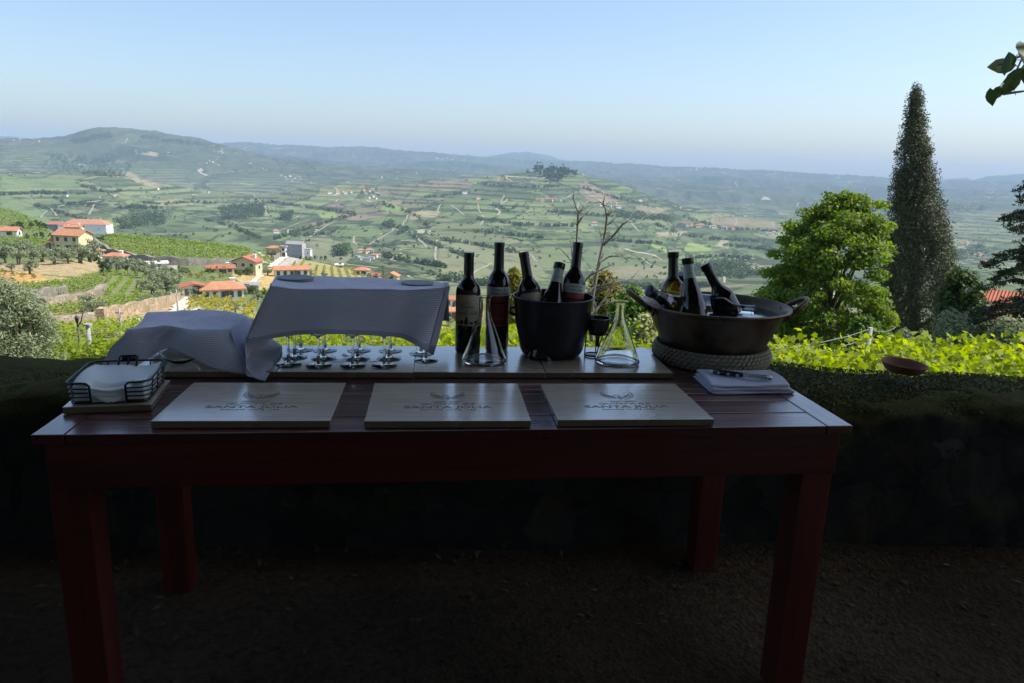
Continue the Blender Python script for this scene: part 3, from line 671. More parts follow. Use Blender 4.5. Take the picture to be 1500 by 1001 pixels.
def house(px0, px1, pyb, hpx, label, wall, roof, kind='gable', yaw=0, dep=.6, rh=.3, wins=(3,1), wside=(1,1), chim=1, rmin=60, group=None, name='house', over=.5, rmax=1e9):
    c = hit((px0+px1)/2, pyb, rmin, rmax); d = mdist(c); pw = (px1-px0)*d/F; h = hpx*d/F
    rh *= .62; ya = R(yaw); W = pw/(abs(math.cos(ya))+dep*abs(math.sin(ya))); D = W*dep
    base = math.atan2(c.x, c.y)
    o = thing(name, label, 'house', (c.x + math.sin(base)*D*.5, c.y + math.cos(base)*D*.5, c.z-.3), -base+ya, group)
    h += .3
    b = MB(); b.box((0,0,h/2-1.5), (W,D,h+3))
    rz = W*rh*.5 if W < D else D*rh
    if kind == 'gable':
        b.add([(-W/2,-D/2,h),(-W/2,D/2,h),(-W/2,0,h+rz*.96),(W/2,-D/2,h),(W/2,D/2,h),(W/2,0,h+rz*.96)], [(0,1,2),(3,5,4),(0,2,5,3),(1,4,5,2)])
    if kind == 'gableY':
        b.add([(-W/2,-D/2,h),(W/2,-D/2,h),(0,-D/2,h+rz*.96),(-W/2,D/2,h),(W/2,D/2,h),(0,D/2,h+rz*.96)], [(0,1,2),(3,5,4),(0,2,5,3),(1,4,5,2)])
    b.build('wall', wall, o)
    r = MB(); e = over; x = W/2+e; y = D/2+e; zl = h-e*rz/(D/2)*.5; t = .22
    if kind == 'gable':
        a = [(-x,-y,zl),(x,-y,zl),(x,0,h+rz),(-x,0,h+rz),(x,y,zl),(-x,y,zl)]
        r.add([*a,*[(p[0],p[1],p[2]+t) for p in a]], [(0,1,2,3),(3,2,4,5),(6,9,8,7),(9,11,10,8),(0,6,7,1),(5,4,10,11),(1,7,8,2),(2,8,10,4),(0,3,9,6),(3,5,11,9)])
    elif kind == 'gableY':
        a = [(-x,-y,zl),(-x,y,zl),(0,y,h+rz),(0,-y,h+rz),(x,y,zl),(x,-y,zl)]
        r.add([*a,*[(p[0],p[1],p[2]+t) for p in a]], [(0,3,2,1),(3,5,4,2),(6,7,8,9),(9,8,10,11),(0,1,7,6),(5,11,10,4),(1,2,8,7),(2,4,10,8),(0,6,9,3),(3,9,11,5)])
    elif kind == 'hip':
        k = max(x-y*.95, x*.04)
        r.add([(-x,-y,h),(x,-y,h),(x,y,h),(-x,y,h),(-x,-y,h+t),(x,-y,h+t),(x,y,h+t),(-x,y,h+t),(-k,0,h+rz+t),(k,0,h+rz+t)], [(0,3,2,1),(0,1,5,4),(1,2,6,5),(2,3,7,6),(3,0,4,7),(4,5,9,8),(5,6,9),(6,7,8,9),(7,4,8)])
    else:
        r.box((0,0,h+t), (2*x,2*y,t*2))
    r.build('roof', roof, o)
    nx, ny = wins
    ww = min(1.1, W/(nx*2.2+.1)) if nx else 1; wh = min(1.4, h/(max(ny,1)*2.0))
    for j in range(ny):
        zc = (h-.3)*(j+.55)/ny+.3
        for i in range(nx):
            xc = -W/2+W*(i+.5)/nx
            f = MB(); f.box((xc,-D/2-.02,zc),(ww+.16,.14,wh+.16)); fr = f.build('window', M_white if wall is not M_white else M_conc, o)
            g = MB(); g.box((xc,-D/2-.06,zc),(ww,.10,wh)); g.build('pane', M_pane, fr)
    sx, sy = wside
    for s_ in ((1,) if yaw <= 0 else (-1,)):
        for j in range(sy):
            zc = (h-.3)*(j+.55)/max(sy,1)+.3
            for i in range(sx):
                yc = -D/2+D*(i+.5)/sx; w2 = min(1.1, D/(sx*2.2))
                f = MB(); f.box((s_*(W/2+.02),yc,zc),(.14,w2+.16,wh+.16)); fr = f.build('window', M_white if wall is not M_white else M_conc, o)
                g = MB(); g.box((s_*(W/2+.06),yc,zc),(.10,w2,wh)); g.build('pane', M_pane, fr)
    if chim:
        c_ = MB(); c_.box((W*.28, D*.18, h+rz*.75),(.7,.7,max(1.6,rz*1.0))); c_.box((W*.28, D*.18, h+rz*.75+max(1.6,rz)*.5+.05),(.95,.95,.12)); c_.build('chimney', M_white, o)
    dd = MB(); dd.box((W*.12,-D/2-.03,1.25),(1.0,.12,1.9)); dd.build('door', M_darkw, o)
    return o
H = house
H(100,158,342,11,'long white house with large orange hipped roof on the hill crest', M_white, M_tile, 'hip', -22, .42, .42, (3,1), (5,1), 1, 120, name='long_house')
H(70,97,341,10,'dark old stone house with weathered red roof left of the long white house', M_darkw, M_tiler, 'hip', -14, .6, .35, (4,2), (2,1), 1, 120)
H(88,101,342,10,'small white gabled annex squeezed against the long white house', M_white, M_tiler, 'gable', -14, .8, .5, (1,1), (1,1), 0, 120)
H(98,119,334,11,'cream tower house rising behind the long white house', M_cream, M_tile, 'gable', -20, .6, .35, (2,1), (1,1), 1, 120, rmax=330)
y = H(88,131,369,20,'tall yellow house with balconies and plain bright gable end', M_cream, M_tile, 'gable', -40, .72, .42, (3,2), (0,0), 1, 120, name='yellow_house')
H(78,93,366,11,'low orange roofed annex on the left of the yellow house', M_cream, M_tile, 'gable', -30, .8, .4, (1,1), (1,1), 0, 120)
H(69,82,366,6,'small red roofed shed left of the yellow house', M_conc, M_tiler, 'hip', -20, .7, .4, (0,0), (0,0), 0, 120, name='shed')
H(122,149,376,6,'low white house with orange hipped roof right of the yellow house', M_white, M_tile, 'hip', -28, .7, .4, (2,1), (2,1), 1, 120)
H(155,185,389,11,'pale blue house with orange roof beside the dark evergreen tree', M_blue, M_tile, 'hip', -24, .7, .36, (2,1), (1,1), 1, 120)
H(6,28,347,7,'little white cottage with orange roof on the upper left slope', M_white, M_tile, 'gable', -25, .7, .5, (1,1), (1,1), 0, 200, name='cottage')
H(342,383,403,18,'large olive yellow house with broad gable and red roof', M_olivew, M_tiler, 'gableY', -22, .75, .42, (3,2), (1,1), 1, 120)
H(306,341,401,7,'low cream house with long red roof joined to the olive yellow house', M_cream, M_tiler, 'gable', 4, .4, .4, (3,1), (1,1), 1, 120)
H(298,354,439,13,'white villa with big orange hipped roof behind the yellow vine plot', M_white, M_tile, 'hip', 6, .55, .48, (5,1), (1,1), 1, 60, name='villa')
H(268,300,436,14,'white house with small red roof left of the villa', M_white, M_tiler, 'gableY', 8, .6, .35, (3,1), (1,1), 0, 60)
H(342,378,430,9,'grey concrete house with patchy red flat roof right of the villa', M_greyw, M_tileg, 'flat', -10, .7, .2, (2,1), (1,1), 0, 60, name='concrete_house')
H(404,451,406,10,'long white farmhouse with bright orange roof behind the left coaster', M_white, M_tile, 'gable', 3, .35, .4, (5,1), (1,1), 0, 120, name='farmhouse')
H(391,412,375,10,'grey house with orange hipped roof at the end of the vineyard', M_greyw, M_tile, 'hip', -20, .7, .4, (2,1), (1,1), 0, 120)
H(420,448,378,19,'tall grey house with slate roof on the spur top', M_greyw, M_tileg, 'gable', -24, .6, .4, (3,3), (2,2), 0, 120)
H(440,457,378,12,'white flat roofed wing with arched porch beside the tall grey house', M_white, M_tileg, 'flat', -15, .7, .3, (2,1), (1,1), 0, 120)
H(412,420,377,14,'narrow white outbuilding between the grey houses on the spur', M_white, M_tileg, 'flat', -15, .9, .3, (1,2), (1,1), 0, 120)
H(520,541,404,7,'small white cottage with orange pyramid roof behind the dome hill vines', M_white, M_tile, 'hip', -10, .8, .42, (2,1), (1,1), 0, 150, name='cottage')
H(545,558,409,5,'little pink roofed hut left of the tiny cypress', M_white, M_tiler, 'gable', -20, .8, .42, (1,1), (1,1), 0, 150)
H(563,585,411,6,'orange roofed house right of the tiny cypress', M_cream, M_tile, 'gableY', -15, .8, .5, (1,1), (1,1), 0, 150)
H(652,676,450,11,'white house with orange roof behind the red house', M_white, M_tile, 'gable', -16, .6, .5, (2,1), (1,1), 0, 60)
H(648,676,470,14,'red painted house with orange roof between cloth and first bottle', M_redw, M_tile, 'gable', 14, .6, .4, (2,1), (1,1), 0, 60, name='red_house')
H(216,242,391,4,'low grey shed with white flat roof under the long retaining wall', M_conc, M_white, 'flat', 3, .5, .3, (0,0), (0,0), 0, 120, name='shed')
H(492,502,392,3,'tiny white shed among the striped dome hill vines', M_conc, M_white, 'flat', 3, .6, .3, (0,0), (0,0), 0, 120, name='shed')
# yellow house balconies
b = MB()
# far villages: little houses, alike at this distance
def far_proto(wall, roof, kind):
    o = thing('village_house','', 'house'); m = MB(); m.box((0,0,2.2),(11,8,6.4)); m.build('wall', wall, o)
    r = MB()
    if kind: r.add([(-6,-4.6,5.2),(6,-4.6,5.2),(6,4.6,5.2),(-6,4.6,5.2),(-2.5,0,7.8),(2.5,0,7.8)], [(0,3,2,1),(0,1,5,4),(1,2,5),(2,3,4,5),(3,0,4)])
    else: r.box((0,0,5.6),(11.6,8.6,.5))
    r.build('roof', roof, o)
    for x in (-3.2,0,3.2): w_ = MB(); w_.box((x,-4.02,3.2),(1.2,.12,1.5)); w_.build('window', M_pane, o)
    return o
protos = [far_proto(M_white, M_tile, True), far_proto(M_white, M_tileg, False), far_proto(M_cream, M_tiler, True)]; used = [0,0,0]
VIL = [('hamlet on the green middle spur', [(482,284),(488,283),(494,284),(500,283),(506,284),(512,283)]),
 ('hamlet beside the spur track', [(533,280),(540,281),(546,279),(552,283),(540,291),(546,289),(550,292),(536,285)]),
 ('hamlet at the mid slope foot', [(520,371),(528,370),(535,372),(541,370),(548,377),(556,376),(524,378),(530,381),(538,382),(545,380)]),
 ('village on the blue hillside behind', [(306,236),(312,238),(302,240),(411,258),(418,260),(425,259),(432,262),(428,266),(420,264),(438,260),(384,248),(390,250),(366,240)]),
 ('hamlet under the wooded hilltop', [(794,295),(800,294),(806,295),(812,294),(818,295)]),
 ('hamlet behind the dead tree', [(880,302),(886,300),(893,303),(900,299),(905,305),(938,311),(942,312)]),
 ('village on the valley floor', [(1001,330),(1006,332),(1012,331),(1022,333),(1027,332),(1040,333),(1045,334),(1061,336),(1073,337),(1040,316),(1050,316),(1073,318),(1091,318),(1122,343),(1127,345),(1133,343),(1138,344),(1145,337),(1118,343)]),
 ('village below the far right ridge', [(1170,312),(1178,311),(1186,310),(1192,308),(1408,360),(1416,358),(1424,372),(1434,374),(1420,384),(1440,386),(1410,390)]),
 ('village on the far ridge', [(640,233),(648,234),(655,232),(662,235),(1005,249),(1012,250),(1020,249),(960,248),(966,249),(1028,248)]),
 ('farms on the left hillside', [(118,242),(124,243),(20,200),(28,199),(56,202),(298,282),(304,283),(100,233),(96,288),(230,278)]),
 ('farms scattered on the mid slope', [(404,342),(700,292),(680,284),(580,262),(610,254),(740,262),(1184,322),(870,330)])]
for vn, pts in VIL:
    for i,(x,y) in enumerate(pts):
        p = hit(x, y, 500); k = random.choice((0,0,1,2))
        if mdist(p) < 520: p = hit(x, y+6, 500)
        if mdist(p) < 520: continue
        o = protos[k] if not used[k] else copy_tree(protos[k]); used[k] = 1
        o['label'] = {0:'white orange roofed house in the ',1:'white flat roofed house in the ',2:'cream red roofed house in the '}[k]+vn
        o['group'] = ['orange roofed','flat roofed','cream'][k]+' houses of the '+vn
        s = random.uniform(.7,1.05)*max(1, mdist(p)/4500)*min(1,max(.5,mdist(p)/1500)); o.scale = (s*random.uniform(.8,1.5),s,s); o.location = p; o.rotation_euler = (0,0,random.uniform(-.6,.9))
# ---------------------------------------------------------------- pines on the hilltop and hedgerow trees
pine = Proto('hilltop_pine','pine tree',[lambda o,s=s: tree_parts(o, 1.0, .40, .80, 120+s, M_dark, 420, .13, clumps=14, trunk_r=.04) for s in range(3)])
for i in range(34):
    x = random.uniform(784,842); y = 254+random.uniform(-3,5)+(x-784)*.03
    if i > 26: x = random.uniform(805,826); y = 262+random.uniform(-2,5)
    p = hit(x, y, 1500, 2700); pine.put(p, random.uniform(19,31), 'dark pine in the clump crowning the middle hill', 'pines crowning the middle hill')
p = hit(773,255,1500,2700); pine.put(p, 15, 'lone dark pine just left of the hilltop clump')
g = np.random.default_rng(77)
def tree_stuff(name, pts, label_unused=None, hmin=4, hmax=8, per=26, mat=None, seed=0):
    """distant trees, thousands of them: one object of leaf clumps"""
    P = []; g = np.random.default_rng(seed)
    for p in pts:
        h = g.uniform(hmin,hmax); k = per
        d = g.normal(size=(k,3)); d /= np.linalg.norm(d,axis=1)[:,None]; d *= (g.random(k)**.33)[:,None]
        P.append(np.column_stack([p[0]+d[:,0]*h*.5, p[1]+d[:,1]*h*.5, p[2]+h*.5+d[:,2]*h*.5]))
    P = np.concatenate(P); o = leaf_cloud(name, P, 2.6, mat or M_dark, None, up_bias=.5, seed=seed, aspect=.9); tag(o, kind='stuff'); return o
HED = [[(50,302),(95,314),(140,330)],[(0,286),(60,284),(130,285)],[(60,280),(84,292),(96,300),(140,300)],[(115,272),(160,284),(180,280)],[(210,298),(240,300),(280,297),(320,298)],
 [(165,306),(190,304),(240,306)],[(300,322),(330,330),(380,350)],[(400,352),(440,340),(480,326),(520,316)],[(370,292),(420,300),(460,306),(520,314)],[(560,300),(600,312),(625,330)],[(600,345),(650,365),(690,380)],
 [(560,376),(600,384),(660,394)],[(645,352),(700,360),(760,372)],[(700,270),(760,275),(820,274)],[(720,300),(745,310),(760,300)],[(880,352),(930,356),(975,358)],[(960,330),(1000,345),(1060,352),(1120,355)],
 [(1000,318),(1060,336),(1140,340)],[(850,275),(900,290),(950,302)],[(700,322),(760,330),(840,332)],[(800,310),(900,318),(980,322)],[(1060,360),(1120,366),(1150,372)],[(620,290),(660,286),(700,280)],[(1000,380),(1060,376),(1100,380)],
 [(560,330),(600,336),(580,345)],[(690,340),(760,346),(800,350)],[(430,346),(460,345),(490,342)],[(980,402),(1050,405),(1130,402)],[(880,420),(960,424),(1040,420)],[(640,410),(700,418),(760,420)]]
pts = []
for pl in HED:
    for i in range(len(pl)-1):
        L = math.hypot(pl[i+1][0]-pl[i][0], pl[i+1][1]-pl[i][1]); n = int(L/1.7)
        for k in range(n):
            f = g.random()
            if g.random() < .15: continue
            p = hit(pl[i][0]*(1-f)+pl[i+1][0]*f, pl[i][1]*(1-f)+pl[i+1][1]*f+g.normal()*.5, 500); pts.append((p.x,p.y,p.z-.5))
tree_stuff('hedgerow_trees', pts, hmin=5, hmax=9, per=22, seed=3)
WOODS = [([(200,300),(260,318),(240,326),(190,318)],60),([(320,306),(388,300),(388,320),(325,322)],260),([(410,318),(428,312),(426,326),(415,326)],50),([(985,395),(1020,392),(1130,400),(1080,410)],150),([(490,366),(510,366),(508,376),(492,376)],60),
 ([(165,325),(240,318),(240,330),(180,336)],120),([(1040,385),(1090,385),(1090,398),(1045,398)],80),([(900,312),(990,318),(985,326),(905,320)],140),([(1160,330),(1300,340),(1300,352),(1160,345)],120),([(560,330),(575,326),(578,336)],20),
 ([(100,206),(160,195),(165,202),(110,212)],260),([(200,198),(330,214),(320,218),(210,204)],260),([(80,225),(200,240),(180,262),(60,250)],420),([(400,226),(470,240),(460,250),(400,238)],160),([(740,254),(790,256),(780,262),(745,260)],0),
 ([(1390,372),(1440,360),(1445,372),(1400,382)],80),([(1380,300),(1440,300),(1440,310),(1385,312)],120),([(560,218),(700,232),(690,238),(560,226)],200),([(900,238),(1100,244),(1090,250),(900,246)],220),([(1120,247),(1290,260),(1290,266),(1130,254)],160)]
pts = []
for poly, n in WOODS:
    if n == 0: continue
    xs = [q[0] for q in poly]; ys = [q[1] for q in poly]; c = 0; tries = 0
    while c < n and tries < n*12:
        tries += 1; x = g.uniform(min(xs),max(xs)); y = g.uniform(min(ys),max(ys))
        if in_poly(np.array([x]), np.array([y]), poly)[0]:
            p = hit(x,y,500)
            if mdist(p) > 520: pts.append((p.x,p.y,p.z-.5))
            c += 1
tree_stuff('distant_woods', pts, hmin=8, hmax=15, per=22, seed=4)
# scattered single trees all over the valley sides
pts = []
for i in range(1300):
    x = g.uniform(-20,1520); y = g.uniform(255,430); p = hit(x,y,520)
    if mdist(p) > 540 and p.y < 5000 and vnoise(np.array([[p.x/130.]]), np.array([[p.y/130.]]), 4)[0,0] > -.02: pts.append((p.x,p.y,p.z-.4))
tree_stuff('scattered_valley_trees', pts, hmin=2.5, hmax=5.5, per=12, seed=5)
# ================================================================ near garden beyond the wall
def tuft_tree(name, label, cat, base, cen, rad, n, leaf, mat, seed, shell=.3, aspect=.8, squash=1, trunk=None, tr=.05, shape='quad', bark=None, drop=0., group=None, up_bias=.3):
    b = Vector(base); o = thing(name, label, cat, b, 0, group); g = np.random.default_rng(seed)
    C = np.array(cen, float)-np.array(b); P, d = blob_points(C, rad, n, g, shell, squash)
    leaf_cloud('crown', P, leaf, mat, o, out=d, seed=seed, aspect=aspect, shape=shape, drop=drop, up_bias=up_bias)
    t = MB()
    if trunk is None:
        top = Vector(C.mean(0)); t.tube([(0,0,-.5), top*.45, top], [tr*1.3, tr, tr*.5], 8)
        for i in g.choice(len(C), min(14,len(C)), replace=False):
            c = Vector(C[i]); s_ = top*(.35+.4*g.random()); t.tube([s_, s_.lerp(c,.55)+Vector((0,0,-.03*top.z)), c], [tr*.5,tr*.3,tr*.1], 6)
    else: t.tube(*trunk)
    t.build('trunk', bark or M_bark, o, True); return o
M_plane = foliage('plane_leaf', (.060,.125,.02), (.13,.21,.03), (.26,.32,.05), .48, .45)
g = np.random.default_rng(5)
def fill(poly_prof, Y, n, rad, depth, g, surf=.35):
    """clump centres inside a crown whose width is given at each height: [(py, half width px, centre px)]"""
    ys = [q[0] for q in poly_prof]; C = []; Rr = []
    wsum = np.interp(np.linspace(ys[0],ys[-1],100), ys, [q[1] for q in poly_prof]); wsum = wsum/wsum.sum()
    for i in range(n):
        y = g.choice(np.linspace(ys[0],ys[-1],100), p=wsum)+g.uniform(-1,1)
        hw = np.interp(y, ys, [q[1] for q in poly_prof]); cx = np.interp(y, ys, [q[2] for q in poly_prof])
        a = g.uniform(0,6.283); r = surf+(1-surf)*g.random()**.5; rr = rad*g.uniform(.5,1.5)
        hwm = max(hw*Y/F - rr*.8, 0.02)
        c = at(cx, y, Y); C.append((c.x+hwm*r*math.cos(a), c.y+hwm*r*math.sin(a)*depth, c.z)); Rr.append(min(rr, hw*Y/F*.9))
    return C, Rr
# tall cypress
C, Rr = fill([(127,6,1341),(150,15,1341),(180,19,1340),(210,23,1339),(250,30,1338),(300,42,1341),(350,50,1345),(400,58,1345),(440,60,1346),(480,54,1344),(510,34,1340)], 30, 560, .34, 1, g, .5)
for k in range(110):
    y_ = g.uniform(200,500); hw = np.interp(y_,[127,150,210,300,400,480,510],[4,13,20,36,50,46,30]); cx_ = np.interp(y_,[127,250,350,440,510],[1341,1337,1345,1346,1340]); a_ = g.uniform(0,6.283); c_ = at(cx_,y_,30)
    rr2 = hw*30/F*g.uniform(.92,1.08); C.append((c_.x+rr2*math.cos(a_), c_.y+rr2*math.sin(a_), c_.z)); Rr.append(g.uniform(.09,.2))
cb = at(1342, 508, 30); cb.z = gz(cb.x, cb.y)
tuft_tree('cypress','tall dark brownish cypress rising above the wall far higher than everything else','cypress', cb, C, Rr, 90000, .10, M_cyp, 11, .2, .38, 1.7, tr=.28, up_bias=.1)
# broad bright leafy tree left of it
C, Rr = fill([(288,14,1224),(300,44,1240),(320,62,1236),(350,80,1224),(380,92,1220),(410,98,1212),(440,108,1202),(470,106,1206),(505,98,1208)], 22, 175, .42, .9, g, .42)
C += [tuple(at(x,y,22)) for x,y in ((1218,288),(1262,292),(1240,286),(1160,330),(1150,352),(1128,400),(1118,440),(1290,300),(1180,312),(1300,330),(1136,372))]; Rr += [.30,.32,.28,.34,.30,.36,.4,.3,.3,.3,.3]
C += [tuple(at(x,y,21.6)) for x,y in ((1130,430),(1124,455),(1122,475),(1130,490),(1150,480),(1145,500),(1170,495),(1115,490),(1280,450),(1290,475),(1270,490),(1245,500))]; Rr += [.42]*12
tb = at(1215, 505, 22); tb.z = gz(tb.x, tb.y)
tuft_tree('plane_tree','broad bright green leafy tree with yellow tips beside the tall cypress','tree', tb, C, Rr, 62000, .092, M_plane, 12, .35, .85, .55, tr=.16)
C, Rr = fill([(398,12,1405),(420,34,1410),(450,40,1412),(480,40,1412)], 26, 60, .35, .9, g)
tb = at(1405, 490, 26); tb.z = gz(tb.x, tb.y); tuft_tree('broadleaf_tree','dark green round tree just right of the tall cypress','tree', tb, C, Rr, 8000, .14, M_dark, 13, .3, .85, .8)
# silvery shrubs
def shrub(name, label, prof, Y, n, rad, leaf, mat, seed, N_=3500, aspect=.35, group=None, shape='quad', drop=0):
    C, Rr = fill(prof, Y, n, rad, .9, g, .2); b = at(prof[-1][2], prof[-1][0], Y); b.z = gz(b.x,b.y)
    return tuft_tree(name, label, 'shrub', b, C, Rr, N_, leaf, mat, seed, .2, aspect, 1, tr=.06, group=group, shape=shape, drop=drop)
shrub('green_shrub','dark green shrub filling the gap between the broad tree and the cypress foot', [(468,10,1268),(480,26,1268),(495,36,1266),(520,40,1264)], 19, 60, .25, .10, M_green, 28, 6000, .7)
shrub('rosemary_shrub','feathery pale green shrub in front of the cypress foot', [(486,6,1322),(498,22,1325),(512,34,1322),(530,40,1320)], 15, 60, .16, .10, M_olive, 14, 7000, .22)
shrub('olive_shrub','big silvery olive shrub right of the cypress foot', [(464,14,1392),(476,34,1400),(495,46,1398),(530,52,1396)], 17, 90, .22, .085, M_olive, 15, 11000)
shrub('olive_shrub','silvery olive shrub under the red tiled roof', [(472,14,1475),(486,32,1482),(505,42,1484),(535,46,1484)], 14, 80, .2, .08, M_olive, 16, 9000)
shrub('round_shrub','pale yellow green rounded bush between second decanter and cauldron', [(466,10,944),(478,22,948),(495,28,948),(525,32,946)], 11, 50, .13, .07, foliage('pale_bush_leaf', (.20,.24,.09),(.30,.33,.13),(.42,.43,.2), .35, 1.5), 17, 6000, .7)
shrub('green_shrub','deep green bush behind the two handled cauldron', [(425,12,925),(440,34,925),(460,44,925),(500,50,925)], 17, 70, .25, .12, M_green, 18, 7000, .7)
shrub('yellow_tree','yellow green young tree behind the dead branches', [(402,8,885),(412,24,886),(430,32,884),(455,28,880),(500,18,878)], 19, 60, .22, .11, M_yg, 19, 6000, .6)
shrub('yellow_tree','slim yellow green tree between the standing bottle and the bucket', [(392,5,752),(405,14,752),(430,18,755),(470,20,755),(520,22,752)], 18, 70, .2, .10, M_yg, 20, 6500, .5)
shrub('yellow_tree','small yellow green bush behind the white capped bottle', [(398,8,822),(412,16,826),(440,18,828),(500,18,828)], 20, 30, .2, .11, M_yg, 21, 3000, .6)
C, Rr = fill([(412,14,2),(424,32,8),(440,46,16),(460,58,20),(480,68,20),(505,78,18),(540,80,18)], 13, 260, .20, .9, g, .2)
tb = at(30, 520, 13); tb.z = gz(tb.x,tb.y); tuft_tree('olive_tree','large silvery olive bush filling the corner above the left end of the wall','olive tree', tb, C, Rr, 24000, .065, M_olive, 22, .2, .3, 1, tr=.09)
# fir on the right edge
fb_ = at(1540, 500, 17); fb_.z = gz(fb_.x, fb_.y); fo = thing('fir_tree','dark fir with drooping layered branches at the picture edge','fir tree', fb_)
tm = MB(); topz = at(1535,140,17).z-fb_.z; tm.tube([(0,0,-.4),(0,0,topz*.5),(0,0,topz)], [.22,.15,.03], 8); P = []
r0 = random.Random(4)
for k in range(90):
    f = r0.uniform(.25,1); z = topz*f; a = r0.uniform(0,6.283) if k > 34 else r0.uniform(2.4,3.9)
    L = (.35+(1-f)*3.6)*r0.uniform(.65,1.05); L = min(L, 1.8)
    d = Vector((math.cos(a), math.sin(a), 0)); p0 = Vector((0,0,z)); p1 = p0+d*L*.5+Vector((0,0,.10*L)); p2 = p0+d*L+Vector((0,0,-.10*L))
    tm.tube([p0,p1,p2],[.035,.022,.006],5)
    s_ = Vector((-d.y,d.x,0))
    for q in range(int(L*26)):
        t_ = r0.uniform(.18,1.04); c = p0.lerp(p1,t_*2) if t_ < .5 else p1.lerp(p2,(t_-.5)*2)
        wdt = .34*(1-.6*t_)*L**.5; c = c+s_*r0.uniform(-wdt,wdt)
        for _ in range(13): P.append((c.x+r0.gauss(0,.055), c.y+r0.gauss(0,.055), c.z-abs(r0.gauss(0,.045))))
leaf_cloud('crown', np.array(P), .12, M_pine, fo, aspect=.28, up_bias=.6, seed=3, drop=.4); tm.build('trunk', M_bark, fo, True)
# dead tree, its branches traced at their own distance
M_dead = plain('dead_wood', (.20,.18,.155), .9, .3, 12, .5, .01)
db = at(868, 520, 13); db.z = gz(db.x, db.y); dt = thing('dead_tree','leafless grey dead tree with forked bare twigs behind the ice bucket','dead tree', db); m = MB()
rr_ = random.Random(8)
def br(pts, r, Y=13, wob=.25):
    n = len(pts); P_ = [at(x,y,Y+wob*math.sin(i*1.3+x))-db for i,(x,y) in enumerate(pts)]; m.tube(P_, [r*(1-.75*i/(n-1)) for i in range(n)], 6)
    for i in range(1,n):
        for _ in range(2):
            a = P_[i-1].lerp(P_[i], rr_.random()); e = a+Vector((rr_.uniform(-.22,.22),rr_.uniform(-.2,.2),rr_.uniform(.0,.24))); m.tube([a,a.lerp(e,.5)+Vector((0,0,-.02)),e],[r*.3,r*.2,.003],4)
br([(866,560),(867,500),(868,433),(876,393),(883,359),(887,338),(889,318),(887,306),(880,296)], .042)
br([(889,318),(894,312),(899,304)], .02); br([(883,359),(891,352),(899,345),(911,330),(917,326),(921,320)], .03); br([(878,385),(892,376),(911,375),(917,379),(921,384)], .02)
br([(867,500),(858,450),(850,400),(845,354),(846,328),(847,311),(843,300),(839,289)], .035); br([(846,328),(852,320),(856,314),(859,303),(863,296)], .018)
br([(850,420),(864,404),(877,397),(887,392),(898,388)], .022); br([(868,430),(885,417),(905,413),(928,407)], .02); br([(867,470),(875,452),(892,429),(897,420),(899,410)], .025)
br([(850,410),(838,384),(828,372),(818,362)], .02); br([(845,392),(838,376),(837,360),(835,344)], .016); br([(866,460),(880,447),(900,443),(915,448)], .015); br([(870,440),(880,425),(895,420),(908,425)], .015)
br([(866,480),(885,468),(900,462)], .012); br([(883,359),(880,345),(878,336)], .012)
m.build('trunk', M_dead, dt, True)
# vines close behind the wall: big leaves, posts and wires
def vine_near(x0, x1, Y, ytop, n, label, seed, hgt=.75, group='vine rows close behind the wall', leaf=.105, mat=None, shoots=12):
    g = np.random.default_rng(seed); a = at(x0, ytop, Y); b = at(x1, ytop+.032*(x1-x0)*0, Y); o = thing('vine_row', label, 'vine row', (a.x,a.y,gz(a.x,a.y)), 0, group)
    t = g.random(n); X = a.x+(b.x-a.x)*t; zt = a.z+(b.z-a.z)*t + .10*np.sin(X*2.3+seed)+.07*np.sin(X*5.1)
    P = np.column_stack([X, a.y+(b.y-a.y)*t+g.normal(size=n)*.28, zt-hgt*g.random(n)**1.2])
    S = []
    for k in range(shoots):
        q = g.random(); x = a.x+(b.x-a.x)*q; z = a.z+(b.z-a.z)*q; l = g.uniform(.12,.34); dx = g.normal()*.14
        for e in range(7): S.append((x+dx*e/7+g.normal()*.02, a.y+g.normal()*.1, z+l*e/7))
    P = np.concatenate([P, np.array(S)]) - np.array([a.x,a.y,gz(a.x,a.y)])
    leaf_cloud('foliage', P, leaf, mat or M_vine, o, up_bias=.5, shape='vine', seed=seed, jitter=.45)
    tw = MB(); z0 = a.z-gz(a.x,a.y)
    for zz in (.25,.6): tw.tube([(0,0,z0-zz),((b.x-a.x)*.5,0,(a.z+b.z)/2-gz(a.x,a.y)-zz-.02),(b.x-a.x,b.y-a.y,b.z-gz(a.x,a.y)-zz)], .004, 5)
    L = b.x-a.x; k = 0
    while k*1.1 < L:
        x = k*1.1; zb_ = gz(a.x+x, a.y)-gz(a.x,a.y)
        tw.tube([(x,0,zb_-.2),(x+.05,.03,zb_+.8),(x,0,z0-.5)], [.03,.022,.015], 6); k += 1
    tw.build('trunk', M_bark, o, True); return o
vine_near(1085, 1560, 7.2, 524, 5600, 'leafy sunlit vine row closest behind the mossy end of the wall', 31, 1.0, leaf=.066, shoots=30)
vine_near(1080, 1560, 9.6, 512, 6500, 'second sunlit vine row behind the mossy end of the wall', 32, .8, leaf=.078)
vine_near(620, 990, 10.5, 498, 5000, 'sunlit vine row seen between the bottles and the decanter', 33, .9, leaf=.072)
vine_near(640, 990, 13.5, 486, 4500, 'further sunlit vine row behind the ice bucket', 34, .9, leaf=.08)
vine_near(50, 420, 15, 505, 6000, 'sunlit vine row by the street lamp beyond the left of the wall', 35, .9, leaf=.08)
vine_near(400, 660, 13, 497, 4500, 'sunlit vine row seen through the stems of the wine glasses', 36, .9, leaf=.075)
